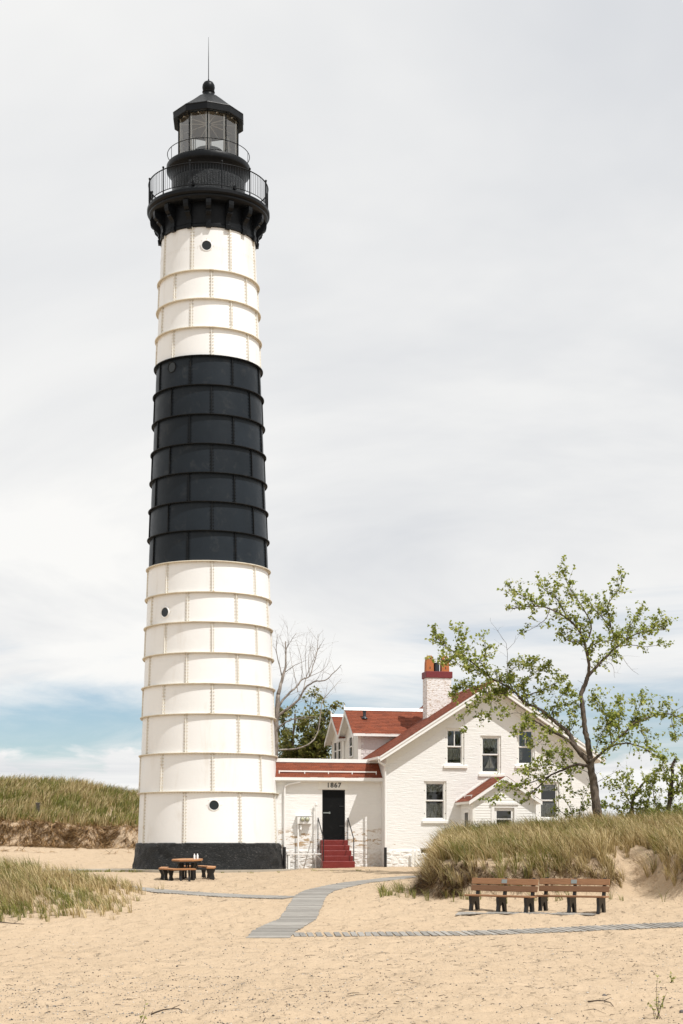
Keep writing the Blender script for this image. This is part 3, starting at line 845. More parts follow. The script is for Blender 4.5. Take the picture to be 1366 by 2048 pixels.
# roof shells and shingles
def shingles(name, O, U, Sv, W_, L_, par, mat=None, tw=.30, ex=.125, clip=None, seed=1):
    rnd = random.Random(seed); mb = MB()
    O = Vector(O); U = Vector(U).normalized(); Sv = Vector(Sv).normalized(); Nn = U.cross(Sv).normalized()
    rows = int(math.ceil(L_/ex))
    for r_ in range(rows):
        s0 = r_*ex; s1 = min(L_, s0+ex*1.35)
        x = -(r_ % 3)*tw/3 - rnd.random()*.05
        while x < W_:
            x0, x1 = max(0, x+.003), min(W_, x+tw-.003); x += tw
            if x1-x0 < .02: continue
            if clip and not clip((x0+x1)/2, s0): continue
            h0 = .016+rnd.random()*.006; j0 = rnd.random()*.008
            P = lambda a_, b_, h: tuple(O+U*a_+Sv*b_+Nn*h)
            mb.add([P(x0, s0-j0, .001), P(x1, s0-j0, .001), P(x1, s0-j0, h0), P(x0, s0-j0, h0), P(x1, s1, .003), P(x0, s1, .003)],
                   [(0, 1, 2, 3), (3, 2, 4, 5), (1, 4, 2), (0, 3, 5)])
    o = mb.build(name, mat or MT['shingle_red'], par)
    return tag(o, kind='stuff')
OH = .5; EU = -.36
sl_len = math.hypot(MIDU-EU, ztop(MIDU)-ztop(EU))
for sg in (-1, 1):
    mu = (lambda u: u) if sg < 0 else (lambda u: HW-u)
    sec = [(mu(EU), ztop(EU)-.03), (mu(MIDU), APX-.03), (mu(MIDU), APX-.19), (mu(EU), ztop(EU)-.19)]
    rf = MB().prism(sec, 'v', -OH, HD+.4).build('roof', WT, house)
    d_ = Vector((mu(MIDU)-mu(EU), 0, APX-ztop(EU)))
    if sg < 0: shingles('shingles', (EU-.03, HD+.42, ztop(EU)-.045), (0, -1, 0), d_, HD+.42+OH+.04, sl_len+.03, rf, seed=3)
    else: shingles('shingles', (HW-EU+.03, -OH-.04, ztop(EU)-.045), (0, 1, 0), d_, HD+.42+OH+.04, sl_len+.03, rf, seed=4)
    rk = [(mu(EU-.02), ztop(EU)-.05), (mu(MIDU), APX-.045), (mu(MIDU), APX-.30), (mu(EU-.02), ztop(EU)-.27)]
    MB().prism(rk, 'v', -OH-.045, -OH-.002).build('rake_board', MT['white_plain'], rf)
    rk2 = [(mu(EU-.02), ztop(EU)-.045), (mu(MIDU), APX-.04), (mu(MIDU), APX-.13), (mu(EU-.02), ztop(EU)-.12)]
    MB().prism(rk2, 'v', -OH-.075, -OH-.047).build('rake_moulding', MT['white_plain'], rf)
    fr = [(mu(0.0), ztop(0)-.222), (mu(MIDU), APX-.222), (mu(MIDU), APX-.70), (mu(0.0), ztop(0)-.66)]
    MB().prism(fr, 'v', -.028, -.001).build('frieze_board', WT, rf)
MB().prism([(MIDU-.16, APX-.085), (MIDU, APX+.03), (MIDU+.16, APX-.085)], 'v', -OH-.03, HD+.4).build('ridge_cap', MT['shingle_red'], house)
# eave gutter and corner downspout
gu = MB().prism([(EU-.11, ztop(EU)-.06), (EU-.135, ztop(EU)-.06), (EU-.12, ztop(EU)-.16), (EU-.03, ztop(EU)-.18), (EU-.025, ztop(EU)-.05), (EU-.04, ztop(EU)-.05), (EU-.045, ztop(EU)-.15), (EU-.1, ztop(EU)-.14)], 'v', -OH-.08, HD+.3).build('gutter', MT['white_plain'], house)
ds = MB().tube([(EU-.06, -.42, ztop(EU)-.14), (EU-.05, -.40, ztop(EU)-.28), (-.08, -.14, ztop(EU)-.42), (-.06, -.10, ztop(EU)-.55), (-.05, -.09, 3.0), (-.05, -.09, .98)], .045, 10).build('downspout', MT['white_plain'], house, 40)
MB().tube([(-.05, -.09, 1.0), (-.05, -.09, .12)], .062, 10).build('downspout_boot', MT['black_metal'], ds, 40)
# chimney
ch = MB().bevbox((2.54, 2.75, 6.0), (3.68, 3.45, 8.60), .012).build('chimney', MT['chimney_brick'], house)
MB().bevbox((2.50, 2.71, 8.585), (3.725, 3.49, 8.875), .012).build('chimney_cap', MT['cap_red'], ch)
for uu in (2.74, 3.46):
    pot = MB().prism([(uu-.175, 8.87), (uu+.175, 8.87), (uu+.165, 9.3), (uu+.13, 9.52), (uu+.07, 9.60), (uu-.07, 9.60), (uu-.13, 9.52), (uu-.165, 9.3)], 'v', 2.93, 3.27).build('chimney_pot', MT['terracotta'], ch)
    hole = [(uu+.065*math.cos(2*math.pi*k/16), 9.50+.065*math.sin(2*math.pi*k/16)) for k in range(16)]
    co = MB().prism(hole, 'v', 2.7, 3.5).build('cutter', None); co.parent = pot.parent
    md = pot.modifiers.new('c', 'BOOLEAN'); md.object = co; md.solver = 'EXACT'
    co.parent = house; pot_par = pot.parent
    dg = bpy.context.evaluated_depsgraph_get(); dg.update()
    pot.data = bpy.data.meshes.new_from_object(pot.evaluated_get(dg)); pot.modifiers.clear(); bpy.data.objects.remove(co)
    MB().box((uu-.02, 2.925, 9.0), (uu+.02, 2.94, 9.1)).build('pot_slot', MT['box_wood'], pot)
MB().lathe([(.13, 8.87), (.13, 9.24), (.145, 9.25), (.145, 9.29), (.11, 9.30), (.11, 9.0)], 20, c=(3.08, 3.1)).build('flue', MT['dark_metal'], ch, 40)
MB().prism([(2.36, 6.62), (2.5, 6.70), (3.66, 7.46), (3.82, 7.68), (3.82, 7.56), (2.36, 6.56)], 'v', 2.70, 2.76).build('flashing', MT['white_trim'], ch)

# dormers facing the left side of the house
sh_me = mesh_of(MB().bevbox((-.098, 0, 0), (.098, .022, .155), .004), 'siding_shingle', MT['siding'])
def dormer(v0, v1, zr, ze, nwin, seed):
    uF = -.40; vm = (v0+v1)/2
    pit = (zr-ze)/(vm-v0)
    d = MB().prism([(v0, 4.2), (v1, 4.2), (v1, ze-.12), (vm, zr-.14), (v0, ze-.12)], 'u', uF, 3.2).build('dormer', WT, house)
    wv = .74; gaps = [vm] if nwin == 1 else [vm-.46, vm+.46]
    for c_ in gaps:
        z0, z1_ = 5.1, ze-.2
        f = MB()
        f.box((uF-.05, c_-wv/2, z0), (uF-.002, c_-wv/2+.09, z1_)).box((uF-.05, c_+wv/2-.09, z0), (uF-.002, c_+wv/2, z1_))
        f.box((uF-.05, c_-wv/2+.09, z1_-.1), (uF-.002, c_+wv/2-.09, z1_)).box((uF-.05, c_-wv/2+.09, z0), (uF-.002, c_+wv/2-.09, z0+.08))
        f.box((uF-.035, c_-wv/2+.09, (z0+z1_)/2-.03), (uF-.002, c_+wv/2-.09, (z0+z1_)/2+.03))
        f.build('window_frame', MT['white_plain'], d)
        MB().box((uF-.012, c_-wv/2+.08, z0+.06), (uF-.003, c_+wv/2-.08, z1_-.08)).build('pane', MT['porthole'], d)
    # corner boards and shingle siding on the side towards the viewer
    MB().box((uF-.02, v0-.035, 4.3), (uF+.12, v0-.002, ze-.1)).build('corner_board', WT, d)
    MB().box((uF-.02, v1+.002, 4.3), (uF+.12, v1+.035, ze-.1)).build('corner_board', WT, d)
    MB().box((uF+.121, v0-.034, ze-.22), (2.2, v0-.002, ze-.06)).build('frieze', WT, d)
    rnd = random.Random(seed); zrow = ze-.22-.125; r_ = 0
    while zrow > 4.85:
        uu = uF+.22 - (r_ % 2)*.09
        while uu < 2.1:
            if ztop(uu-.1) < zrow+.17 and uu > uF+.2:
                inst(sh_me, 'siding_shingle', d, (uu, v0-.026+rnd.uniform(-.003, .003), zrow+rnd.uniform(-.006, .006)), (R(-2.5), 0, 0), (rnd.uniform(.93, 1.0), 1, 1))
            uu += .2
        zrow -= .128; r_ += 1
    oh = .28; ov = .30
    for sg in (-1, 1):
        ve = vm + sg*(vm-v0+oh); zee = zr - pit*(vm-v0+oh)
        sec = [(ve, zee-.03), (vm, zr-.03), (vm, zr-.15), (ve, zee-.15)]
        rf = MB().prism(sec, 'u', uF-ov, 3.45).build('dormer_roof', WT, d)
        ln = math.hypot(vm-ve, zr-zee)
        if sg < 0: shingles('shingles', (uF-ov-.03, ve-.03, zee-.05), (1, 0, 0), (0, vm-ve, zr-zee), 3.75, ln+.03, d, seed=seed+5)
        else: shingles('shingles', (3.45, ve+.03, zee-.05), (-1, 0, 0), (0, vm-ve, zr-zee), 3.75+ov-.2, ln+.03, d, seed=seed+6)
        MB().prism([(ve, zee-.05), (vm, zr-.05), (vm, zr-.27), (ve, zee-.24)], 'u', uF-ov-.04, uF-ov-.002).build('rake_board', MT['white_plain'], d)
        gz = zee-.02
        MB().box((uF-ov, min(ve, ve+sg*.04), gz-.13), (2.3, max(ve, ve+sg*.04), gz-.005)).build('eave_board', MT['white_plain'], d)
    MB().prism([(vm-.11, zr-.06), (vm-.03, zr+.07), (vm+.03, zr+.07), (vm+.11, zr-.06)], 'u', uF-ov-.06, 3.5).build('ridge_cap', MT['white_plain'], d)
    MB().tube([(uF-ov-.03, vm, zr), (uF-ov-.05, vm, zr+.22)], [.04, .012], 6).build('finial', MT['white_plain'], d)
    return d
d1 = dormer(3.6, 6.4, 7.32, 6.32, 1, 21)
d2 = dormer(6.6, 9.4, 7.27, 6.30, 2, 22)
vp = MB().lathe([(.15, 0), (.14, .03), (.085, .07), (.07, .10), (.07, .30), (.085, .31), (.085, .36), (.001, .37)], 14).xf(Matrix.Translation((.05, 4.35, 6.84))).build('roof_vent', MT['dark_metal'], house, 40)

# entrance porch
pv0, pu0, pu1 = -1.8, 3.31, 6.04
pe, pa = 2.98, 4.02; pm_ = (pu0+pu1)/2
ps = (pa-pe)/(pm_-pu0+.22)
def pz(u): return pa - ps*abs(u-pm_)
porch = MB().prism([(pu0, G0), (pu1, G0), (pu1, pz(pu1)-.14), (pm_, pa-.14), (pu0, pz(pu0)-.14)], 'v', pv0, pv0+.12).build('porch', MT['clapboard'], house)
DU0, DU1, DZ = 4.10, 5.24, 2.80
cut(porch, [((DU0+.1, pv0-.3, -.1), (DU1-.1, pv0+.4, DZ-.1))])
MB().box((pu0, pv0+.12, G0), (pu0+.12, 0, pz(pu0)-.14)).build('porch_wall', MT['clapboard'], porch)
MB().box((pu1-.12, pv0+.12, G0), (pu1, 0, pz(pu1)-.14)).build('porch_wall', MT['clapboard'], porch)
zrow = .2; cb = 0
def board(u0, u1, z):
    return MB().add([(u0, pv0-.001, z), (u1, pv0-.001, z), (u1, pv0-.024, z), (u0, pv0-.024, z), (u1, pv0-.001, z+.118), (u0, pv0-.001, z+.118), (u1, pv0-.008, z+.118), (u0, pv0-.008, z+.118)],
                    [(0, 1, 2, 3), (3, 2, 6, 7), (7, 6, 4, 5), (1, 4, 6, 2), (0, 3, 7, 5)])
while zrow < pa-.3:
    top = zrow+.112
    lim = (pa-.15-top)/ps
    a_, b_ = max(pu0+.09, pm_-lim), min(pu1-.09, pm_+lim)
    spans = [(a_, DU0-.002), (DU1+.002, b_)] if top < DZ+.02 else [(a_, b_)]
    for s0, s1 in spans:
        if s1-s0 > .06: board(s0, s1, zrow).build('clapboard', MT['clapboard'], porch)
    zrow += .112
zrow = .2
while zrow < pz(pu0)-.28:
    for uu, sg in ((pu0, -1), (pu1, 1)):
        for (y0, y1) in (((pv0+.09, pv0+.45), (pv0+1.2, -.002)) if zrow > .9 and zrow < 2.6 and sg < 0 else ((pv0+.09, -.002),)):
            MB().add([(uu, y0, zrow), (uu, y1, zrow), (uu+sg*.022, y1, zrow), (uu+sg*.022, y0, zrow), (uu, y1, zrow+.118), (uu, y0, zrow+.118)],
                     [(0, 1, 2, 3), (3, 2, 4, 5), (1, 4, 2), (0, 3, 5)]).build('clapboard', MT['clapboard'], porch)
    zrow += .112
for uu in (pu0, pu1-.09): MB().box((uu-.026 if uu == pu0 else uu, pv0-.03, 0), (uu+.09 if uu == pu0 else uu+.116, pv0-.001, pz(pu0)-.16)).build('corner_board', WT, porch)
MB().box((pu0-.03, pv0-.001, 0), (pu0-.002, pv0+.09, pz(pu0)-.16)).build('corner_board', WT, porch)
# side window
sw = MB().box((pu0-.05, pv0+.45, .95), (pu0-.004, pv0+.55, 2.58)).box((pu0-.05, pv0+1.1, .95), (pu0-.004, pv0+1.2, 2.58)).box((pu0-.05, pv0+.55, 2.48), (pu0-.004, pv0+1.1, 2.58)).box((pu0-.05, pv0+.55, .95), (pu0-.004, pv0+1.1, 1.05)).box((pu0-.04, pv0+.55, 1.72), (pu0-.004, pv0+1.1, 1.78)).build('side_window', MT['white_plain'], porch)
MB().box((pu0-.02, pv0+.54, 1.04), (pu0-.005, pv0+1.11, 2.49)).build('pane', MT['porthole'], porch)
# door with glazed upper half
tr = MB().box((DU0, pv0-.045, 0), (DU0+.13, pv0-.001, DZ)).box((DU1-.13, pv0-.045, 0), (DU1, pv0-.001, DZ)).box((DU0+.13, pv0-.045, DZ-.13), (DU1-.13, pv0-.001, DZ)).box((DU0-.05, pv0-.09, DZ), (DU1+.05, pv0-.001, DZ+.06)).build('door_trim', MT['white_plain'], porch)
a_, b_ = DU0+.10, DU1-.10
dr = MB().box((a_, pv0+.03, 0), (a_+.15, pv0+.075, DZ-.1)).box((b_-.15, pv0+.03, 0), (b_, pv0+.075, DZ-.1)).box((a_+.15, pv0+.03, DZ-.26), (b_-.15, pv0+.075, DZ-.1)).box((a_+.15, pv0+.03, 0), (b_-.15, pv0+.075, 1.55))
for zz in (1.83, 2.18): dr.box((a_+.15, pv0+.035, zz), (b_-.15, pv0+.07, zz+.035))
dr.build('door', MT['white_plain'], porch)
for q0, q1 in ((1.55, 1.83), (1.865, 2.18), (2.215, 2.54)): MB().add([(a_+.15, pv0+.055, q0), (b_-.15, pv0+.055, q0), (b_-.15, pv0+.055, q1), (a_+.15, pv0+.055, q1)], [(0, 1, 2, 3)]).build('door_pane', MT['pane'], porch)
for sg in (-1, 1):
    ue = pm_ + sg*(pm_-pu0+.24)
    sec = [(ue, pz(ue)-.02), (pm_, pa-.02), (pm_, pa-.14), (ue, pz(ue)-.14)]
    MB().prism(sec, 'v', pv0-.22, -.002).build('porch_roof', WT, porch)
    ln = math.hypot(pm_-ue, pa-pz(ue)); dv = (pm_-ue, 0, pa-pz(ue))
    if sg < 0: shingles('shingles', (ue-.02, -.004, pz(ue)-.035), (0, -1, 0), dv, -pv0+.24, ln+.02, porch, seed=31)
    else: shingles('shingles', (ue+.02, pv0-.24, pz(ue)-.035), (0, 1, 0), dv, -pv0+.24, ln+.02, porch, seed=32)
    MB().prism([(ue, pz(ue)-.03), (pm_, pa-.03), (pm_, pa-.19), (ue, pz(ue)-.18)], 'v', pv0-.25, pv0-.222).build('rake_board', MT['white_plain'], porch)
    fl = [(ue-sg*.02, pz(ue)+.0), (pm_, pa+.03), (pm_, pa+.11), (ue-sg*.02, pz(ue)+.07)]
    MB().prism(fl, 'v', -.03, -.001).build('flashing_board', MT['white_plain'], porch)
MB().box((pu0-.02, pv0+.1, pz(pu0)+.05), (pu0+.0, -.25, pz(pu0)+.09)).box((pu0-.02, pv0+.2, pz(pu0)-.06), (pu0, pv0+.23, pz(pu0)+.05)).box((pu0-.02, -.6, pz(pu0)-.06), (pu0, -.57, pz(pu0)+.05)).build('snow_rail', MT['white_plain'], porch)

# ------------------------------------------------------------------ passage between tower and house
pas = thing('brick_passage', (HX, HY, 0), 'low white brick passage with red roof joining tower to house', 'building', rz=HA)
PB = MT['passage_brick']
PV, PE, PR = .85, .60, 1.45
PW = MB().box((-4.85, PV, G0), (-.002, PV+.3, 4.0)).build('front_wall', PB, pas)
PDU0, PDU1, PDZ0, PDZ1 = -2.60, -1.60, 1.32, 3.47
cut(PW, [((PDU0, PV-.2, PDZ0), (PDU1, PV+.6, PDZ1))])
MB().box((-4.85, PV+.9, G0), (-.002, PV+1.2, 4.0)).build('back_wall', PB, pas)
dl = MB().box((PDU0+.03, PV+.07, PDZ0+.02), (PDU1-.03, PV+.12, PDZ1-.02)).build('door', MT['black_door'], pas)
MB().box((PDU0, PV+.04, PDZ0), (PDU0+.035, PV+.2, PDZ1)).box((PDU1-.035, PV+.04, PDZ0), (PDU1, PV+.2, PDZ1)).box((PDU0+.035, PV+.04, PDZ1-.035), (PDU1-.035, PV+.2, PDZ1)).build('door_frame', MT['black_metal'], pas)
MB().box((PDU0+.05, PV+.045, 2.46), (PDU0+.34, PV+.069, 2.51)).box((PDU0+.30, PV+.04, 2.44), (PDU0+.36, PV+.069, 2.53)).build('hasp', MT['grey_metal'], dl)
for zz in (1.9, 2.75): MB().box((PDU1-.24, PV+.05, zz), (PDU1-.04, PV+.069, zz+.04)).build('hinge', MT['black_metal'], dl)
li = MB().bevbox((-2.77, PV-.035, 3.475), (-1.46, PV+.02, 3.85), .01).build('lintel', MT['white_trim'], pas)
fc = bpy.data.curves.new('numerals', 'FONT'); fc.body = '1867'; fc.size = .285; fc.extrude = .006; fc.offset = .005; fc.align_x = 'CENTER'; fc.space_character = 1.15
fo = bpy.data.objects.new('numerals_tmp', fc); COL.objects.link(fo)
dg = bpy.context.evaluated_depsgraph_get(); dg.update()
nm = bpy.data.meshes.new_from_object(fo.evaluated_get(dg)); bpy.data.objects.remove(fo)
nm.materials.clear(); nm.materials.append(MT['black_metal'])
no = bpy.data.objects.new('numerals', nm); COL.objects.link(no); no.parent = li
no.location = (-2.10, PV-.043, 3.572); no.rotation_euler = (R(90), 0, 0)
no['label'] = 'black numerals 1867 on the white lintel'
zr_, ze_ = 4.74, 4.02
for sg in (-1, 1):
    ve = PR + sg*(PR-PE)
    MB().prism([(ve, ze_-.03), (PR, zr_-.03), (PR, zr_-.14), (ve, ze_-.14)], 'u', -4.95, -.004).build('roof', WT, pas)
    ln = math.hypot(PR-ve, zr_-ze_)
    if sg < 0: shingles('shingles', (-4.95, ve-.03, ze_-.045), (1, 0, 0), (0, PR-ve, zr_-ze_), 4.93, ln+.03, pas, seed=41, ex=.1)
    else: shingles('shingles', (-.02, ve+.03, ze_-.045), (-1, 0, 0), (0, PR-ve, zr_-ze_), 4.93, ln+.03, pas, seed=42, ex=.1)
    MB().box((-4.95, min(ve-.03*0, ve+sg*.04), ze_-.17), (-.004, max(ve, ve+sg*.04), ze_-.035)).build('eave_board', MT['white_plain'], pas)
    MB().box((-4.9, min(ve-sg*.25, ve), ze_-.21), (-.004, max(ve-sg*.25, ve), ze_-.175)).build('soffit', WT, pas)
MB().prism([(PR-.13, zr_-.08), (PR-.12, zr_+.08), (PR+.12, zr_+.08), (PR+.13, zr_-.08)], 'u', -4.9, -.004).build('ridge_cap', MT['white_plain'], pas)
sgv = PE+.16; sgz = ze_ + (zr_-ze_)*.16/(PR-PE)
sr = MB().box((-4.5, sgv-.01, sgz+.06), (-.25, sgv+.025, sgz+.115))
for uu in (-4.5, -3.4, -2.37, -1.33, -.275): sr.box((uu, sgv-.016, sgz-.03), (uu+.04, sgv-.011, sgz+.12))
sr.build('snow_rail', MT['white_plain'], pas)
dn = MB().tube([(-3.55, PE+.05, 3.86), (-3.62, PE+.04, 3.78), (-4.1, PV-.12, 3.68), (-4.22, PV-.09, 3.60), (-4.25, PV-.08, 3.4), (-4.25, PV-.08, 1.0)], .045, 10).build('downspout', MT['white_plain'], pas, 40)
MB().tube([(-4.25, PV-.08, 1.02), (-4.25, PV-.08, .08)], .062, 10).build('downspout_boot', MT['black_metal'], dn, 40)
MB().prism([(PV+.02, 3.3), (PV+.9, 3.3), (PR+.1, 4.9), (PR-.06, 4.86), (PE+.02, 3.9)], 'u', -5.0, -4.78).build('tower_collar', MT['plate_white'], pas)

def loc2w(u, v, z=0.): return (HX + u*math.cos(HA) - v*math.sin(HA), HY + u*math.sin(HA) + v*math.cos(HA), z)
# red steps
stp = thing('door_steps', loc2w(-2.1, PV, 0), 'five red painted concrete steps up to the black door', 'steps', rz=HA)
ns = 5; zb_ = .12; rise = (1.32-.2)/ns
for i in range(ns):
    top = 1.32 - i*rise; dv = .30 + .26*i
    lf = -.60 - .035*i; rt = .56 + .02*i
    y1 = -.005 if i == 0 else -(dv-.26) + .0
    MB().bevbox((lf, -dv, zb_ if i else zb_), (rt, y1-.002, top), .018).build('step', MT['step_red'], stp)
# handrails
def handrail(u, lab):
    h = thing('handrail', loc2w(u, PV, 0), lab, 'handrail', 'black handrails of the door steps', rz=HA)
    MB().tube([(0, -.05, 2.24), (0, -.10, 2.26), (0, -1.22, 1.40), (0, -1.27, 1.36)], .022, 8).build('rail', MT['black_metal'], h, 40)
    MB().tube([(0, -1.27, 1.38), (0, -1.27, .12)], .022, 8).build('post', MT['black_metal'], h, 40)
    MB().tube([(0, -.07, 2.25), (0, -.07, .9)], .018, 8).build('post', MT['black_metal'], h, 40)
    return h
handrail(-2.80, 'slim black iron handrail at the steps, on the electric meter side')
handrail(-1.50, 'slim black iron handrail at the steps, on the house corner side')
# electric meters
em = thing('electric_meter', loc2w(-3.40, PV-.12, 0), 'white electric meter cabinet with two round dials on a conduit', 'meter', rz=HA)
MB().bevbox((-.32, -.12, 2.0), (.30, .10, 2.33), .012).build('cabinet', MT['white_plain'], em)
MB().box((-.34, -.14, 2.331), (.32, .11, 2.35)).build('cabinet_lid', MT['white_plain'], em)
for uu in (-.11, .10):
    d_ = MB().lathe([(.001, .10), (.06, .095), (.085, .06), (.09, 0)], 20).xf(Matrix.Translation((uu, -.12, 2.2)) @ Matrix.Rotation(R(90), 4, 'X')).build('meter_dial', MT['meter_face'], em, 50)
    MB().lathe([(.09, .0), (.105, .0), (.105, .03), (.09, .03)], 20).xf(Matrix.Translation((uu, -.12, 2.2)) @ Matrix.Rotation(R(90), 4, 'X')).build('dial_ring', MT['grey_metal'], d_, 40)
MB().tube([(-.27, 0, 2.0), (-.27, 0, .1)], .035, 8).build('conduit', MT['white_plain'], em, 40)
MB().box((-.2, -.05, 1.76), (-.12, .06, 1.95)).box((.22, -.05, 1.9), (.28, .06, 1.999)).build('junction_box', MT['white_plain'], em)
pp = thing('vent_pipe', loc2w(-2.90, PV-.14, 0), 'tall thin white capped pipe standing by the door steps', 'pipe', rz=HA)
MB().tube([(0, 0, .1), (0, 0, 2.78)], .03, 8).build('pipe', MT['white_plain'], pp, 40)
MB().lathe([(.001, 2.92), (.05, 2.9), (.06, 2.8), (.03, 2.76)], 10).build('pipe_cap', MT['white_plain'], pp, 40)
# low white trestle
tb = thing('trestle_bench', loc2w(-3.42, .25, 0), 'low white wooden bench with braced legs against the passage wall', 'bench', rz=HA)
MB().bevbox((-.84, -.14, .70), (.82, .14, .745), .006).build('bench_top', MT['white_plain'], tb)
for uu, sg in ((-.74, 1), (.70, -1)):
    MB().box((uu-.045, -.11, .07), (uu+.045, -.02, .699)).build('leg', MT['white_plain'], tb)
    MB().box((uu-.045, .04, .07), (uu+.045, .12, .699)).build('leg', MT['white_plain'], tb)
    MB().prism([(uu+sg*.046, .42), (uu+sg*.30, .699), (uu+sg*.24, .699), (uu+sg*.046, .49)], 'v', -.06, -.02).build('brace', MT['white_plain'], tb)
# white pipe and crate at the house foot
vp2 = thing('foundation_vent', loc2w(1.22, -.14, 0), 'pair of pale grey boards leaning on the house foundation', 'boards', rz=HA)
for k, uu in enumerate((-.07, .08)):
    MB().prism([(uu-.05, .1), (uu+.06, .1), (uu+.045, .86), (uu, .95), (uu-.045, .86)], 'v', -.03+.02*k, .0+.02*k).build('board', MT['white_trim'], vp2)
tb2 = thing('trestle_bench', loc2w(1.95, -.45, 0), 'low white wooden bench under the basement window, half behind dune grass', 'bench', rz=HA)
MB().bevbox((-.5, -.14, .58), (.6, .14, .625), .006).build('bench_top', MT['white_plain'], tb2)
for uu, sg in ((-.42, 1), (.52, -1)):
    MB().box((uu-.045, -.11, .0), (uu+.045, -.02, .579)).build('leg', MT['white_plain'], tb2)
    MB().prism([(uu+sg*.046, .30), (uu+sg*.30, .579), (uu+sg*.24, .579), (uu+sg*.046, .37)], 'v', -.06, -.02).build('brace', MT['white_plain'], tb2)
bx = thing('wooden_box', loc2w(5.95, -2.3, 0), 'dark weathered wooden box beside the white porch', 'box', rz=HA)
MB().bevbox((-.25, -.22, .3), (.25, .22, 2.05), .01).build('box_body', MT['box_wood'], bx)
MB().bevbox((-.29, -.26, 2.052), (.29, .26, 2.10), .008).build('box_lid', MT['post_wood'], bx)

# ------------------------------------------------------------------ boardwalks
def plank_mesh(l, w, seed):
    return mesh_of(MB().bevbox((-l/2, -w/2, 0), (l/2, w/2, .026), .004), 'plank', MT['plank'])
PLK = plank_mesh(1.0, .13, 1)
def lay(par, cx, cy, ang, length, wide, rnd):
    c_, s_ = math.cos(ang), math.sin(ang)
    zs = lambda x_, y_: float(zg(x_, y_, False))
    za = zs(cx-c_*length/2, cy-s_*length/2); zb2 = zs(cx+c_*length/2, cy+s_*length/2)
    z = (za+zb2)/2 - .006 + rnd.uniform(-.004, .005)
    tilt = math.atan2(zb2-za, length)*.8
    o = inst(PLK, 'plank', par)
    o.matrix_local = Matrix.Translation((cx-par.location.x, cy-par.location.y, z-par.location.z)) @ Matrix.Rotation(ang + rnd.uniform(-.012, .012), 4, 'Z') @ Matrix.Rotation(-tilt, 4, 'Y') @ Matrix.Rotation(math.atan2(zs(cx-s_*.2, cy+c_*.2)-zs(cx+s_*.2, cy-c_*.2), .4) + rnd.uniform(-.02, .02), 4, 'X') @ Matrix.Diagonal((length, wide/.13, 1, 1))
    return o
def cr(pts, t):
    n = len(pts)-1; f = min(max(t, 0), .99999)*n; i = int(f); f -= i
    P = [Vector(pts[max(0, min(n, i+k))]) for k in (-1, 0, 1, 2)]
    return .5*((2*P[1]) + (P[2]-P[0])*f + (2*P[0]-5*P[1]+4*P[2]-P[3])*f*f + (3*P[1]-P[0]-3*P[2]+P[3])*f**3)
rnd = random.Random(5)
LX = MAIN
ly = [q[0] for q in LX]
bw1 = thing('boardwalk', (-1.1, 45, z1(-1.1, 45)), 'wide grey plank boardwalk winding across the sand towards the house', 'boardwalk')
y = 37.3
while y < 57.0:
    a_ = np.interp(y, ly, [q[1] for q in LX]); b_ = np.interp(y, ly, [q[2] for q in LX])
    lay(bw1, (a_+b_)/2, y, rnd.uniform(-.01, .01), (b_-a_) + rnd.uniform(-.03, .05), .122, rnd)
    y += .146
def path(name, pts, label, width, pitch, wide, skew=0.):
    L_ = sum((Vector(pts[i+1])-Vector(pts[i])).length for i in range(len(pts)-1))
    n = int(L_/pitch); m0 = cr(pts, .5)
    t_ = thing(name, (m0.x, m0.y, z1(m0.x, m0.y)), label, 'boardwalk')
    for i in range(n):
        p = cr(pts, (i+.5)/n); q = cr(pts, min(1, (i+.6)/n)); d = q-p
        lay(t_, p.x, p.y, math.atan2(d.y, d.x)+math.pi/2+skew+rnd.uniform(-.03, .03), width, wide, rnd)
    return t_
path('boardwalk', LEFP[::-1], 'narrow grey plank path leading off towards the picnic table', .95, .150, .124, -.35)
path('boardwalk', LOWP, 'long line of spaced grey planks curving below the two benches', .96, .19, .140, 0.)
path('boardwalk', [(3.2, 42.5), (3.95, 42.55), (5.0, 42.5), (6.1, 42.35), (6.9, 42.2)], 'short strip of grey planks laid right under the benches', .85, .175, .16, -.25)

# ------------------------------------------------------------------ benches
def bench(x, y, ang, tilt, lab):
    z = z1(x, y)
    b = thing('park_bench', (x, y, -.78), lab, 'bench', rz=ang)
    Ls = 2.08
    prof = [(-.26, -.06), (-.15, -.06), (-.11, .14), (-.05, .24), (.0, .27), (.05, .22), (.10, .12), (.15, -.06), (.26, -.06), (.23, .2), (.22, .36), (.33, .92), (.25, .945), (.15, .47), (.12, .405), (-.23, .405), (-.25, .36), (-.22, .18)]
    fr = mesh_of(MB().prism(prof, 'u', -.04, .04), 'bench_frame', MT['plastic_black'])
    for u in (-.86, .0, .86): inst(fr, 'bench_frame', b, (u, 0, 0))
    for k, (y0, y1) in enumerate(((-.27, -.135), (-.128, .005), (.012, .145))):
        MB().bevbox((-Ls/2, y0, .407), (Ls/2, y1, .455), .008).build('seat_slat', MT['slat'], b)
    for (z0, z1_, yy) in ((.555, .715, .148), (.745, .915, .186)):
        q = MB().bevbox((-Ls/2, -.022, z0-(z0+z1_)/2), (Ls/2, .022, z1_-(z0+z1_)/2), .007)
        q.xf(Matrix.Translation((0, yy-.003, (z0+z1_)/2)) @ Matrix.Rotation(R(-11.5), 4, 'X'))
        q.build('back_slat', MT['slat'], b)
    pq = MB().bevbox((-.085, -.004, -.055), (.085, .004, .055), .002).xf(Matrix.Translation((0.0, .157, .835)) @ Matrix.Rotation(R(-11.5), 4, 'X'))
    pq.build('plaque', MT['grey_metal'], b)
    b.rotation_euler = (0, tilt, ang)
    return b
b1 = bench(4.45, 43.15, R(-34), R(.6), 'brown slatted bench with black frames, farther from the sandy gap in the dune')
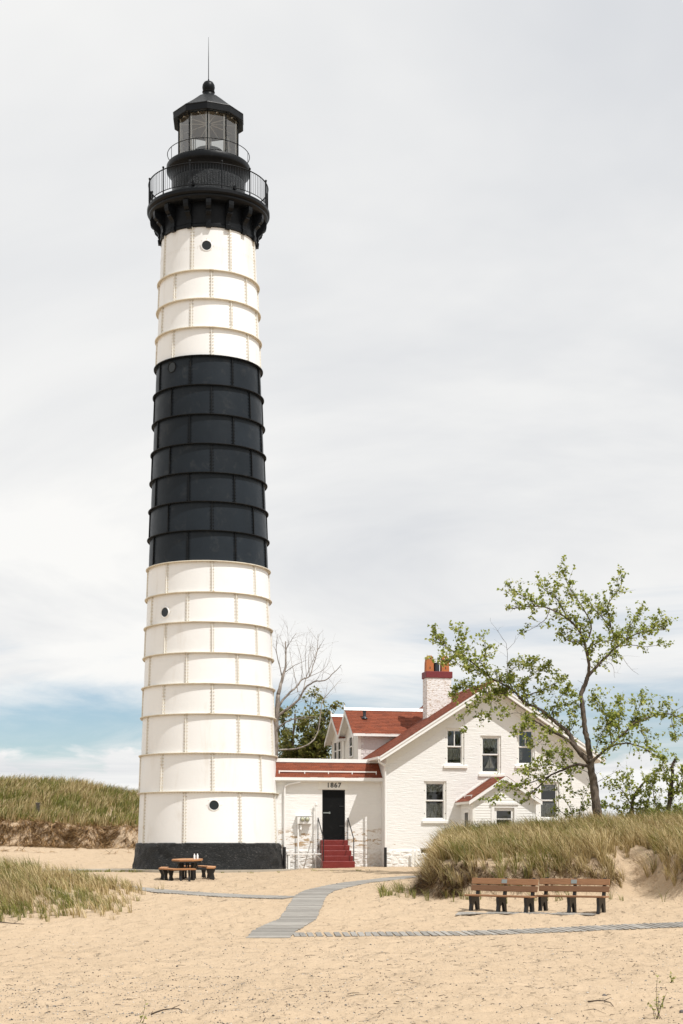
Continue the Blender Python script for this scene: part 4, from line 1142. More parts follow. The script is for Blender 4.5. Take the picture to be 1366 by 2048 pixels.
b2 = bench(6.36, 42.82, R(-31), R(0), 'brown slatted bench with black frames, next to the sandy gap in the dune')

# ------------------------------------------------------------------ picnic table
px_, py_ = -5.42, 54.6
pt = thing('picnic_table', (px_, py_, z1(px_, py_)+.02), 'octagonal orange brown picnic table with attached seats and black legs', 'picnic table')
pt.rotation_euler = (R(2.8), R(-.6), 0); pt.scale = (.92, .92, .96)
def octp(r, k, off=.5): return (r*math.cos((k+off)*math.pi/4), r*math.sin((k+off)*math.pi/4))
top = MB().prism([octp(.62, k) for k in range(8)], 'z', .70, .752)
top.build('table_top', MT['table_wood'], pt)
MB().prism([octp(.60, k) for k in range(8)], 'z', .64, .699).build('top_frame', MT['plastic_black'], pt)
def seat(k0, k1):
    ro, ri = 1.14, .82
    poly = [octp(ro, k) for k in range(k0, k1+1)] + [octp(ri, k) for k in range(k1, k0-1, -1)]
    MB().prism(poly, 'z', .41, .46).build('seat', MT['table_wood'], pt)
    for k in range(k0, k1):
        m = (k+1)*math.pi/4; mx_, my_ = .93*math.cos(m), .93*math.sin(m)
        lg = MB()
        for dd in (-.16, .16):
            tx, ty = -math.sin(m)*dd, math.cos(m)*dd
            lg = MB().prism([(-.11, -.03), (.09, -.03), (.05, .18), (.12, .409), (-.16, .409), (-.06, .2)], 'u', -.035, .035)
            lg.xf(Matrix.Translation((mx_+tx, my_+ty, 0)) @ Matrix.Rotation(m+math.pi/2, 4, 'Z')).build('seat_leg', MT['plastic_black'], pt)
        MB().tube([(mx_, my_, .38), (.42*math.cos(m), .42*math.sin(m), .38), (.3*math.cos(m), .3*math.sin(m), .66)], .035, 6).build('seat_arm', MT['plastic_black'], pt)
seat(3, 6)      # left and front
seat(7, 9)      # right
seat(1, 2)      # back
for k in range(4):
    m = R(45+90*k)
    MB().prism([(-.07, -.03), (.08, -.03), (.07, .35), (.16, .639), (-.02, .639), (-.05, .35)], 'u', -.05, .05).xf(Matrix.Translation((.3*math.cos(m), .3*math.sin(m), 0)) @ Matrix.Rotation(m-math.pi/2, 4, 'Z')).build('table_leg', MT['plastic_black'], pt)
for k, (dx, dy) in enumerate(((.27, -.10), (.375, -.07))):
    w_ = thing('water_bottle', (px_+dx-.02, py_+dy, pt.location.z+.722+(dy*math.sin(R(2.8))+dx*math.sin(R(.6)))), 'small white bottle standing on the picnic table', 'bottle', 'pair of white bottles on the picnic table')
    MB().lathe([(.001, 0), (.032, 0), (.034, .02), (.034, .11), (.030, .135), (.016, .16), (.014, .165)], 16).build('bottle_body', MT['bottle'], w_, 40)
    MB().lathe([(.017, .165), (.017, .195), (.001, .196)], 12).build('bottle_cap', MT['bottle'], w_, 40)
# post on the far dune
ps_x, ps_y = -19.4, 99.0
dp = thing('dune_post', (ps_x, ps_y, z1(ps_x, ps_y)), 'short dark square post standing in the far grassy dune', 'post')
MB().bevbox((-.11, -.11, -.3), (.11, .11, .85), .01).build('post', MT['box_wood'], dp)
MB().bevbox((-.125, -.125, .851), (.125, .125, .90), .01).build('post_cap', MT['post_wood'], dp)

# ------------------------------------------------------------------ grass
def blades(name, base, h, lean, w, col, sink=.02, up=None, rng=None, parent=None, flat=.95):
    n = len(base); rng = rng or RNG
    az = rng.uniform(0, 2*np.pi, n); sx = np.stack([np.cos(az), np.sin(az), np.zeros(n)], 1)*w[:, None]/2
    U = np.array([0, 0, 1.])[None, :]*h[:, None] if up is None else up*h[:, None]
    Ln = np.concatenate([lean, np.zeros((n, 1))], 1)
    b0 = base - U/np.maximum(h, 1e-6)[:, None]*sink
    p1 = base + U*.42 + Ln*.16; p2 = base + U*.76 + Ln*.52; p3 = base + U*flat + Ln
    V = np.stack([b0-sx, b0+sx, p1-sx*.9, p1+sx*.9, p2-sx*.6, p2+sx*.6, p3], 1)
    o = (np.arange(n)*7)[:, None]
    q = np.concatenate([o+np.array([0, 1, 3, 2]), o+np.array([2, 3, 5, 4]), o+np.array([4, 5, 6])], 1)
    sizes = np.tile([4, 4, 3], n)
    C = np.repeat(col[:, None, :], 7, 1)
    return fast_mesh(name, V.reshape(-1, 3), q.ravel(), sizes, MT['grass'], C.reshape(-1, 3), parent)
GREENS = np.array([(.085, .105, .026), (.115, .135, .035), (.062, .085, .022), (.145, .150, .050)])
STRAWS = np.array([(.33, .245, .115), (.26, .185, .080), (.40, .31, .165), (.20, .135, .055)])
BROWNS = np.array([(.105, .060, .024), (.16, .095, .04), (.075, .045, .02), (.27, .185, .095)])
STRAWS = np.array([(.42, .33, .16), (.31, .23, .10), (.60, .50, .29), (.17, .115, .045), (.48, .385, .20)])
GREENS = np.array([(.125, .138, .026), (.175, .175, .042), (.065, .078, .018), (.225, .208, .062)])
GREENS, STRAWS = GREENS*1.3, np.minimum(STRAWS*1.12, .75)
def pick(pal, n, jit=.15): 
    c = pal[RNG.integers(0, len(pal), n)]; return np.clip(c*(1+RNG.uniform(-jit, jit, (n, 1))), 0, 1)
def tufts(name, xy, nb, hmul, spread, wind, w, p_green, rad=.07, flat=.95):
    m = len(xy); n = m*nb
    tid = np.repeat(np.arange(m), nb)
    th = RNG.uniform(0, 2*np.pi, n); rr = RNG.uniform(0, 1, n)**.6*rad
    x = xy[tid, 0]+rr*np.cos(th); y_ = xy[tid, 1]+rr*np.sin(th)
    h0 = RNG.uniform(.45, 1.35, m)[tid]
    hm = hmul(x, y_) if callable(hmul) else hmul
    h = h0*hm*RNG.uniform(.55, 1.1, n)
    tw = wind[None, :]*(1+.35*RNG.normal(size=(m, 1)))
    ln = (tw[tid] + np.stack([np.cos(th), np.sin(th)], 1)*RNG.uniform(.1, spread, (n, 1)))*h[:, None]
    base = np.stack([x, y_, zg(x, y_)], 1)
    gmask = p_green(x, y_) if callable(p_green) else np.full(n, p_green)
    tg = RNG.uniform(0, 1, m)[tid]*.55 + RNG.uniform(0, 1, n)*.45
    col = np.where((tg < gmask)[:, None], pick(GREENS, n), pick(STRAWS, n))
    ww = w*RNG.uniform(.7, 1.3, n)
    o = blades(name, base, h, ln, ww, col, flat=flat)
    return tag(o, kind='stuff')
# dune in front of the house
def scatter(x0, x1, y0, y1, n, prob):
    x = RNG.uniform(x0, x1, n); y_ = RNG.uniform(y0, y1, n)
    k = RNG.uniform(0, 1, n) < prob(x, y_)
    return np.stack([x[k], y_[k]], 1)
def blow(x, y_):
    xc = 9.1 + (y_-46)*.03
    return np.exp(-((x-xc)/(.62))**2)*(1-sst(y_, 49.0, 51.0))
def pr_right(x, y_):
    m = dune_mask(x, y_)
    return np.clip(sst(m, np.where(x < 3.6, .1, .26), np.where(x < 3.6, .35, .5))*(1-1.15*blow(x, y_)), 0, 1)*(.55+.45*sst(vnoise(x*1.1, y_*1.1, 20.), .25, .5))
def far_green(x, y_): return np.clip(.22 + .34*sst(y_, 52, 58) + .8*(vnoise(x*.8, y_*.8, 22.)-.5), .05, .9)
o = tufts('marram_grass', scatter(1.6, 15, 43.5, 61.5, 5600, pr_right), 24, .74, .95, np.array([-.44, -.16]), .0135, far_green, .06, .80)
o['label'] = 'long straw and green marram grass covering the dune before the house'; o['category'] = 'grass'
# ragged dead growth hanging over the scarp
def hang(name, xy, ln, nb, pal, out, w, label):
    m = len(xy); n = m*nb; tid = np.repeat(np.arange(m), nb)
    x = xy[tid, 0]+RNG.normal(0, .06, n); y_ = xy[tid, 1]+RNG.normal(0, .06, n)
    h = ln*RNG.uniform(.4, 1.25, n)
    e_ = .12
    gxx = (zg(x+e_, y_)-zg(x-e_, y_))/(2*e_); gyy = (zg(x, y_+e_)-zg(x, y_-e_))/(2*e_)
    gl = np.sqrt(gxx**2+gyy**2)+.25
    dx = -gxx/gl + RNG.normal(0, .38, n); dy = -gyy/gl + RNG.normal(0, .3, n)
    up = np.stack([dx*out, dy*out, RNG.uniform(-.75, .25, n)], 1)
    up /= np.linalg.norm(up, axis=1)[:, None]
    base = np.stack([x, y_, zg(x, y_)+.05], 1)
    lean = RNG.normal(0, .10, (n, 2))
    o_ = blades(name, base, h, lean, w*RNG.uniform(.6, 1.4, n), pick(pal, n, .3), up=up, sink=.0)
    # keep the strands above the ground
    me = o_.data; co = np.empty(len(me.vertices)*3, dtype=np.float32); me.vertices.foreach_get('co', co); co = co.reshape(-1, 3)
    g_ = zg(co[:, 0].astype(float), co[:, 1].astype(float)); co[:, 2] = np.maximum(co[:, 2], g_+.012)
    me.vertices.foreach_set('co', co.ravel()); me.update()
    tag(o_, label, 'grass', kind='stuff'); return o_
def pr_scarp(x, y_):
    m = dune_mask(x, y_); lo = np.where(x < 3.7, .08, .42); return ((m > lo) & (m < .85))*(1-sst(x, 8.1, 8.5)*(1-sst(x, 10, 10.4)))*(.45+.55*sst(-x, -5.0, -3.5))
hang('dead_grass', scatter(1.8, 12.5, 43.5, 50, 9000, pr_scarp), .5, 10, BROWNS*1.0, 1.0, .017, 'brown dead grass and roots hanging over the dune edge behind the benches')
def pr_toe(x, y_):
    yf = np.interp(x, FRX, FRY); d = yf+.35-y_
    return (d > 0)*(d < 1.6)*np.exp(-d*1.6)*sst(vnoise(x*1.7, y_*1.7, 31.), .50, .62)*(1-.8*blow(x, y_)) + (x < 2.6)*(x > 1.2)*(y_ > 46)*(y_ < 50)*.25
o = tufts('marram_grass', scatter(1.2, 15, 42.0, 50, 2300, pr_toe), 11, .34, .8, np.array([-.2, 0.]), .013, .80, .06)
o['label'] = 'scattered small green tufts on the sand at the dune foot'; o['category'] = 'grass'
# grassy patch on the other side of the boardwalk
def pr_left(x, y_):
    edge = sst(-x, 5.3, 8.2)
    band = sst(y_, 39.6 + .9*vnoise(x*.8, x*0, 8.), 43.5)*(1-sst(y_, 48.6, 50.4))
    return edge*band*(.25+.75*sst(vnoise(x*1.2, y_*1.2, 41.), .32, .6))
o = tufts('marram_grass', scatter(-14, -4.9, 39.2, 50.5, 3800, pr_left), 13, lambda x, y_: .34+.26*sst(-x, 7, 10.5)*sst(y_, 41, 44), .6, np.array([-.34, 0.]), .0135, lambda x, y_: np.clip(.36+.8*(vnoise(x*.9, y_*.9, 43.)-.5), .05, .9))
o['label'] = 'patch of thin marram grass on the sand opposite the benches'; o['category'] = 'grass'
# dune behind the tower
def pr_back(x, y_):
    yy = y_ - back_shift(x); s_ = sst(yy, 96.0, 97.0)
    return s_*(.72+.28*sst(vnoise(x*.6, y_*.5, 51.), .2, .45))
o = tufts('marram_grass', scatter(-32, -7.5, 94, 116, 8200, pr_back), 10, .72, .55, np.array([.26, 0.]), .036, lambda x, y_: np.clip(.52+.7*(vnoise(x*.5, y_*.4, 52.)-.5), .1, .9), .13)
o['label'] = 'tall green and straw grass covering the far dune behind the tower'; o['category'] = 'grass'
def pr_bscarp(x, y_):
    yy = y_ - back_shift(x); return ((yy > 93.6) & (yy < 96.8))*(.35+.65*sst(vnoise(x*.7, y_*.9, 55.), .25, .5)) + .05*((yy > 90) & (yy <= 93.6))*sst(vnoise(x*.9, y_*1.2, 56.), .55, .65)
hang('dead_roots', scatter(-32, -7.5, 88.5, 98.5, 9000, pr_bscarp), .75, 8, BROWNS*2.0, 1.0, .034, 'tangled brown roots exposed along the eroded edge of the far dune')
o = tufts('marram_grass', scatter(-13.6, -6.6, 62.4, 63.6, 240, lambda x, y_: sst(vnoise(x*1.1, y_*2, 61.), .4, .7)), 8, .13, 1.0, np.array([0, 0.]), .016, .9, .08)
o['label'] = 'low weeds growing along the edge of the concrete apron'; o['category'] = 'weeds'
o = tufts('marram_grass', scatter(-5.5, 1.5, 61.2, 62.6, 60, lambda x, y_: .3+0*x), 8, .08, 1.4, np.array([0, 0.]), .016, .95, .08)
o['label'] = 'tiny green weeds at the foot of the black tower base'; o['category'] = 'weeds'

# ------------------------------------------------------------------ trees
def smooth_path(P, per=4, jit=0., rnd=None):
    out_ = []
    n = len(P)-1
    for i in range(n):
        for k in range(per):
            out_.append(cr(P, (i+k/per)/n))
    out_.append(Vector(P[-1]))
    if jit and rnd:
        for q in range(1, len(out_)-1):
            out_[q] += Vector((rnd.uniform(-1, 1), rnd.uniform(-1, 1), rnd.uniform(-1, 1)))*jit
    return out_
def leaf_mesh(name, pos, size, cols, par, droop=.25, seed=1, ratio=.8):
    rg = np.random.default_rng(seed); n = len(pos)
    pos = np.asarray(pos)
    nn = rg.normal(size=(n, 3)); nn += np.array([.45, -.45, .9]); nn /= np.linalg.norm(nn, axis=1)[:, None]     # blades turn to the light
    d = rg.normal(size=(n, 3)); d[:, 2] -= droop; d -= nn*np.sum(d*nn, 1)[:, None]; d /= np.linalg.norm(d, axis=1)[:, None]
    s_ = np.cross(d, nn)
    sz = size*rg.uniform(.65, 1.25, (n, 1))
    L_ = d*sz; Wd = s_*sz*ratio*.5
    V = np.stack([pos, pos+L_*.38+Wd+nn*sz*.10, pos+L_, pos+L_*.38-Wd+nn*sz*.10], 1)
    o = (np.arange(n)*4)[:, None]
    q = np.concatenate([o+np.array([0, 1, 2]), o+np.array([0, 2, 3])], 1)
    ci = cols[rg.integers(0, len(cols), n)]*(1+rg.uniform(-.2, .2, (n, 1)))
    C = np.repeat(ci[:, None, :], 4, 1).reshape(-1, 3)
    return fast_mesh(name, V.reshape(-1, 3), q.ravel(), np.full(2*n, 3), MT['leaf'], C, par)
def grow(name, base, branches, label, cat, bark_m, leaf_size=.1, seed=1, spread=.55, dens=1., cols=None, group=None, twig_len=(.22, .55), twigs_bare=.5, sides=8, deep=0.0):
    rnd = random.Random(seed)
    t_ = thing(name, base, label, cat, group)
    placed = []; leaves = []; tw = MB()
    for bi, (r0, r1, leaf, pts) in enumerate(branches):
        x0, z0 = pts[0]
        if placed:
            y0 = min(placed, key=lambda p: (p.x-x0)**2+(p.z-z0)**2).y
        else: y0 = 0.
        ln = sum(math.hypot(pts[i+1][0]-pts[i][0], pts[i+1][1]-pts[i][1]) for i in range(len(pts)-1))
        ydir = rnd.choice((-1, 1))*rnd.uniform(.25, 1)*spread*ln if bi else 0.
        if r0 > .1 and bi: ydir *= .4
        P3 = [Vector((x, y0 + ydir*(i/(len(pts)-1))**1.2, z)) for i, (x, z) in enumerate(pts)]
        if bi == 0: P3[0].z -= .5 + deep
        sp = smooth_path(P3, 5, .012 if r0 < .1 else .02, rnd)
        placed += sp
        n = len(sp); rad = [(r0+(r1-r0)*(i/(n-1))**.8)*(1+rnd.uniform(-.06, .06)) for i in range(n)]
        if bi == 0:
            for i in range(min(4, n)): rad[i] *= 1+.30*(1-i/4)
        MB().tube(sp, rad, sides if r0 > .05 else 6).build('trunk' if bi == 0 else 'limb', bark_m, t_, True)
        # twigs
        step = {0: .30/max(twigs_bare, .01), 1: .22, 2: .125, 3: .085}[leaf]/dens
        acc = 0.; total = sum((sp[i+1]-sp[i]).length for i in range(n-1)); s_ = 0.
        startf = .25 if leaf <= 1 else .08
        if leaf == 0 and r0 > .1: startf = .5
        for i in range(n-1):
            d = sp[i+1]-sp[i]; s_ += d.length; acc += d.length
            while acc > step:
                acc -= step
                if s_/total < startf: continue
                p = sp[i].lerp(sp[i+1], rnd.random())
                dirv = (d.normalized()*.75 + Vector((rnd.gauss(0, .8), rnd.gauss(0, .8), rnd.gauss(.15, .7)))).normalized()
                l_ = rnd.uniform(*twig_len)*(1.0 if s_/total < .85 else .7)
                k1 = p+dirv*l_*.5+Vector((0, 0, .03)); k2 = p+dirv*l_+Vector((rnd.gauss(0, .05), rnd.gauss(0, .05), rnd.gauss(.05, .06)))
                rr = max(.0035, min(.008, r1*.9))
                tw.tube([p, k1, k2], [rr, rr*.7, rr*.35], 4, False)
                tips = [(p, k1, k2)]
                for q in range(rnd.randint(0, 2)):
                    b_ = k1.lerp(k2, rnd.random()); e_ = b_+Vector((rnd.gauss(0, .14), rnd.gauss(0, .14), rnd.gauss(.05, .12)))*(l_/.4)
                    tw.tube([b_, e_], [rr*.5, rr*.3], 3, False); tips.append((b_, b_.lerp(e_, .5), e_))
                if leaf:
                    for (q0, q1, q2) in tips:
                        m = rnd.randint(4, 8)
                        for _ in range(m):
                            f = rnd.uniform(.25, 1.05); c_ = q0.lerp(q1, f*2) if f < .5 else q1.lerp(q2, f*2-1)
                            leaves.append((c_.x+rnd.gauss(0, .03), c_.y+rnd.gauss(0, .03), c_.z+rnd.gauss(0, .03)))
        if leaf:
            for _ in range(6):
                e_ = sp[-1]; leaves.append((e_.x+rnd.gauss(0, .06), e_.y+rnd.gauss(0, .06), e_.z+rnd.gauss(0, .06)))
    if tw.v: tag(tw.build('twigs', bark_m, t_), kind='stuff')
    if leaves: tag(leaf_mesh('crown', leaves, leaf_size, cols if cols is not None else LEAFC, t_, seed=seed), kind='stuff')
    return t_, len(leaves)
LEAFC = np.array([(.345, .38, .066), (.29, .34, .06), (.21, .255, .046), (.43, .44, .125), (.14, .175, .034)])
LEAFD = np.array([(.17, .18, .036), (.125, .14, .03), (.22, .215, .055), (.26, .235, .075), (.08, .09, .022)])
COTTONWOOD = [
    (0.2, 0.13, 0, [(0.0, 0.0), (-0.07, 0.55), (-0.18, 1.54), (-0.29, 2.17), (-0.31, 2.57)]),
    (0.11, 0.085, 0, [(-0.31, 2.57), (-0.39, 3.16), (-0.51, 3.75), (-0.57, 4.52), (-0.64, 4.98), (-0.46, 5.53), (-0.39, 5.72)]),
    (0.07, 0.015, 2, [(-0.39, 5.72), (-0.35, 6.07), (-0.5, 6.73), (-0.77, 7.35), (-1.25, 7.81), (-1.95, 8.13), (-2.5, 8.18), (-3.42, 8.05)]),
    (0.03, 0.008, 2, [(-1.25, 7.81), (-1.6, 8.53), (-1.95, 8.88), (-2.22, 9.3)]),
    (0.035, 0.008, 2, [(-0.5, 6.99), (-0.35, 7.63), (-0.85, 8.48), (-1.32, 9.16), (-1.4, 9.65)]),
    (0.02, 0.006, 1, [(-1.95, 8.13), (-2.08, 7.78), (-2.5, 7.43), (-2.92, 7.23)]),
    (0.02, 0.006, 2, [(-2.5, 8.18), (-2.72, 8.46), (-3.18, 8.73), (-3.38, 8.88)]),
    (0.065, 0.012, 2, [(-0.39, 5.72), (0.2, 6.38), (0.83, 6.97), (1.45, 7.43), (2.15, 7.63), (2.83, 7.74)]),
    (0.03, 0.007, 2, [(0.83, 6.97), (0.55, 7.63), (0.4, 8.48), (0.83, 9.16), (0.79, 9.58)]),
    (0.025, 0.007, 2, [(0.55, 7.63), (0.04, 8.18), (-0.24, 8.46), (-0.51, 8.73)]),
    (0.02, 0.006, 2, [(1.18, 7.23), (1.25, 7.63), (1.58, 8.13), (1.8, 8.48)]),
    (0.02, 0.006, 1, [(0.83, 6.97), (1.32, 6.99), (1.73, 6.88), (2.43, 6.97)]),
    (0.015, 0.005, 2, [(2.15, 7.63), (2.43, 7.96), (2.56, 8.22)]),
    (0.012, 0.004, 0, [(0.59, 6.71), (0.96, 6.53), (1.23, 6.16), (1.6, 5.88)]),
    (0.012, 0.004, 0, [(0.2, 6.38), (0.55, 6.2), (0.63, 5.7)]),
    (0.03, 0.008, 2, [(-0.5, 6.73), (-0.06, 6.99), (0.5, 7.04), (0.77, 7.17)]),
    (0.02, 0.006, 2, [(-0.61, 7.08), (-1.07, 6.99), (-1.47, 7.23)]),
    (0.11, 0.05, 1, [(-0.37, 2.45), (-0.85, 3.07), (-1.1, 3.59), (-1.62, 4.05), (-2.08, 4.47), (-2.72, 4.78)]),
    (0.05, 0.012, 3, [(-2.72, 4.78), (-3.02, 5.17), (-3.48, 5.53), (-3.88, 5.76), (-4.47, 6.31), (-4.89, 6.67), (-5.53, 7.08), (-5.94, 7.59)]),
    (0.012, 0.003, 0, [(-3.29, 5.76), (-3.33, 6.8), (-3.48, 7.13), (-4.03, 7.81)]),
    (0.008, 0.003, 0, [(-3.33, 6.8), (-3.09, 7.04), (-3.02, 7.32)]),
    (0.02, 0.005, 2, [(-4.25, 6.03), (-4.84, 6.16), (-5.3, 6.4), (-5.99, 6.44)]),
    (0.018, 0.005, 2, [(-4.47, 6.31), (-4.12, 6.53), (-4.06, 7.08), (-4.3, 7.45)]),
    (0.016, 0.005, 2, [(-4.84, 6.64), (-4.89, 7.32), (-5.07, 7.78)]),
    (0.025, 0.006, 3, [(-3.05, 5.17), (-3.93, 5.17), (-4.84, 5.44), (-5.35, 5.26)]),
    (0.022, 0.005, 2, [(-3.48, 5.46), (-3.92, 5.06), (-4.28, 4.78), (-4.62, 4.6)]),
    (0.012, 0.004, 1, [(-4.62, 4.6), (-4.93, 4.25), (-4.89, 3.81)]),
    (0.012, 0.004, 1, [(-3.92, 5.06), (-3.92, 4.5), (-4.28, 3.95)]),
    (0.03, 0.007, 2, [(-2.83, 4.96), (-2.19, 5.2), (-1.64, 5.48), (-1.18, 5.72)]),
    (0.025, 0.006, 3, [(-3.07, 5.22), (-3.24, 5.76), (-3.0, 6.16), (-2.28, 6.44)]),
    (0.02, 0.006, 3, [(-2.54, 4.69), (-2.72, 5.42), (-2.35, 5.88), (-1.89, 6.07)]),
    (0.02, 0.006, 3, [(-1.8, 4.17), (-1.53, 4.69), (-1.34, 5.06), (-1.07, 5.24)]),
    (0.02, 0.006, 2, [(-1.1, 3.59), (-0.88, 3.95), (-0.85, 4.41), (-0.88, 4.78)]),
    (0.09, 0.02, 1, [(-0.61, 2.7), (-0.9, 3.07), (-1.23, 3.36), (-1.88, 3.71), (-2.3, 3.97), (-2.72, 4.17)]),
    (0.015, 0.004, 1, [(-2.72, 4.17), (-3.09, 4.32), (-3.6, 4.14)]),
    (0.015, 0.004, 2, [(-2.3, 3.97), (-2.72, 3.68), (-3.13, 3.55)]),
    (0.015, 0.004, 2, [(-1.88, 3.71), (-2.17, 3.22), (-2.54, 3.03)]),
    (0.06, 0.015, 1, [(-0.37, 2.3), (-0.81, 2.39), (-1.23, 2.22), (-1.71, 2.0), (-2.08, 1.62), (-2.39, 1.32), (-2.54, 1.01)]),
    (0.022, 0.006, 2, [(-1.71, 2.0), (-2.35, 1.75), (-3.18, 1.53), (-3.57, 1.42), (-4.01, 0.97)]),
    (0.016, 0.005, 2, [(-1.23, 2.22), (-1.8, 2.39), (-2.35, 2.3), (-2.91, 2.02)]),
    (0.016, 0.005, 2, [(-0.88, 2.39), (-1.25, 2.76), (-1.71, 2.85), (-2.17, 2.67)]),
    (0.07, 0.03, 1, [(-0.28, 2.45), (0.04, 2.78), (0.42, 3.07), (0.9, 3.16)]),
    (0.03, 0.008, 2, [(0.9, 3.16), (1.32, 3.03), (1.78, 2.76), (2.06, 2.48)]),
    (0.05, 0.015, 2, [(0.31, 3.03), (0.94, 3.62), (1.23, 3.92), (1.53, 4.05), (1.95, 4.21), (2.59, 4.32), (3.09, 4.19), (3.62, 3.95)]),
    (0.025, 0.006, 3, [(0.42, 3.07), (0.31, 3.77), (0.13, 4.41), (-0.18, 4.96)]),
    (0.025, 0.006, 3, [(0.68, 3.4), (0.74, 4.14), (0.86, 4.84)]),
    (0.02, 0.006, 3, [(1.23, 3.92), (1.47, 4.5), (1.65, 4.96)]),
    (0.02, 0.006, 3, [(-0.15, 2.85), (0.04, 3.49), (0.4, 4.14)]),
    (0.015, 0.005, 2, [(2.59, 4.32), (2.57, 4.54), (2.43, 4.65)]),
    (0.015, 0.005, 2, [(2.7, 4.28), (2.83, 3.77), (2.98, 3.44)]),
    (0.015, 0.005, 2, [(1.53, 4.05), (1.6, 3.59), (1.88, 3.31)]),
    (0.012, 0.004, 1, [(-0.29, 2.02), (-0.88, 2.3), (-0.97, 1.93), (-0.88, 1.29)]),
    (0.012, 0.004, 0, [(-0.15, 1.65), (0.31, 1.93), (0.86, 2.21)]),
]
SHRUB_A = [
    (0.09, 0.03, 1, [(0.0, 0.0), (-0.04, 0.7), (-0.02, 1.35), (0.27, 1.8), (0.5, 2.03)]),
    (0.03, 0.006, 2, [(0.02, 0.1), (0.45, 0.97), (0.64, 1.65), (0.74, 2.13)]),
    (0.025, 0.006, 2, [(-0.02, 0.19), (-0.43, 0.77), (-0.81, 1.06), (-1.06, 0.97)]),
    (0.025, 0.006, 2, [(-0.02, 0.97), (-0.33, 1.55), (-0.62, 1.84), (-0.81, 1.74)]),
    (0.02, 0.005, 2, [(0.06, 0.1), (0.15, 0.77), (0.25, 1.16)]),
    (0.02, 0.005, 2, [(-0.02, 1.16), (-0.14, 1.74), (-0.04, 2.32)]),
    (0.02, 0.005, 2, [(0.04, 0.04), (0.54, 0.58), (0.83, 0.77)]),
]
SHRUB_B = [
    (0.1, 0.05, 1, [(0.0, 0.0), (0.27, 0.76), (0.34, 1.33), (0.42, 2.0), (0.4, 2.26), (0.53, 2.59)]),
    (0.03, 0.006, 2, [(0.34, 1.14), (0.61, 1.33), (0.99, 1.29)]),
    (0.03, 0.006, 2, [(0.04, 0.1), (-0.21, 0.86), (-0.29, 1.52), (-0.15, 2.09)]),
    (0.025, 0.006, 2, [(0.29, 0.86), (0.61, 1.62), (0.74, 2.19)]),
    (0.02, 0.006, 2, [(0.02, 0.04), (0.51, 0.48), (0.93, 0.67)]),
    (0.02, 0.006, 2, [(0.34, 1.43), (0.1, 1.9), (-0.06, 2.47)]),
]
SAPLING = [
    (0.02, 0.005, 2, [(0.0, 0.0), (-0.28, 0.65), (-0.65, 1.12), (-0.88, 1.68)]),
    (0.02, 0.005, 2, [(0.0, 0.0), (0.09, 0.75), (0.32, 1.4)]),
    (0.02, 0.005, 2, [(0.0, 0.0), (-0.56, 0.47), (-0.94, 0.56)]),
    (0.015, 0.005, 2, [(0.0, 0.0), (0.19, 0.47), (0.47, 0.65)]),
]
BARE_TREE = [
    (0.3, 0.2, 0, [(0.0, 0.0), (0.05, 3.1), (0.1, 5.73), (0.19, 7.16)]),
    (0.17, 0.05, 0, [(0.19, 7.16), (0.41, 8.04), (0.55, 8.64), (0.53, 9.79)]),
    (0.05, 0.015, 0, [(0.55, 9.07), (0.6, 9.43), (1.07, 10.15)]),
    (0.06, 0.015, 0, [(0.36, 8.12), (0.1, 9.31), (0.19, 10.07)]),
    (0.03, 0.008, 0, [(0.6, 9.43), (0.67, 9.79), (0.6, 10.69)]),
    (0.04, 0.01, 0, [(0.53, 8.28), (1.0, 8.59), (1.6, 8.83)]),
    (0.12, 0.02, 0, [(0.12, 5.97), (0.24, 6.66), (0.76, 7.33), (1.03, 7.57), (1.31, 7.97), (1.67, 8.16), (1.84, 8.69), (2.03, 9.43), (2.08, 10.31)]),
    (0.04, 0.008, 0, [(1.67, 8.16), (1.62, 8.83), (1.67, 9.36), (1.84, 10.19)]),
    (0.03, 0.008, 0, [(2.03, 9.43), (2.24, 9.79), (2.43, 10.07)]),
    (0.03, 0.008, 0, [(1.53, 8.07), (2.34, 8.47), (2.7, 9.0)]),
    (0.14, 0.02, 0, [(0.1, 5.73), (0.24, 6.18), (0.79, 6.59), (1.19, 6.95), (1.48, 7.45), (1.96, 7.76), (2.43, 7.81), (2.98, 8.28), (3.22, 8.52)]),
    (0.05, 0.01, 0, [(1.38, 7.26), (1.58, 8.12), (1.96, 9.07), (2.2, 9.67)]),
    (0.09, 0.02, 0, [(0.07, 5.25), (0.29, 5.66), (0.84, 5.94), (1.48, 6.06), (2.03, 6.06)]),
    (0.08, 0.01, 0, [(0.1, 4.54), (1.24, 4.65), (2.01, 5.25), (2.27, 6.78), (2.43, 7.26), (2.53, 7.76)]),
    (0.035, 0.008, 0, [(2.39, 7.11), (2.91, 7.73), (3.22, 8.09)]),
    (0.04, 0.008, 0, [(1.15, 7.28), (1.03, 7.85), (0.81, 8.83), (0.69, 9.55)]),
    (0.035, 0.008, 0, [(1.31, 7.97), (1.31, 8.71), (1.12, 9.55), (1.0, 9.83)]),
    (0.03, 0.008, 0, [(1.53, 8.07), (1.48, 9.07), (1.58, 10.22)]),
]

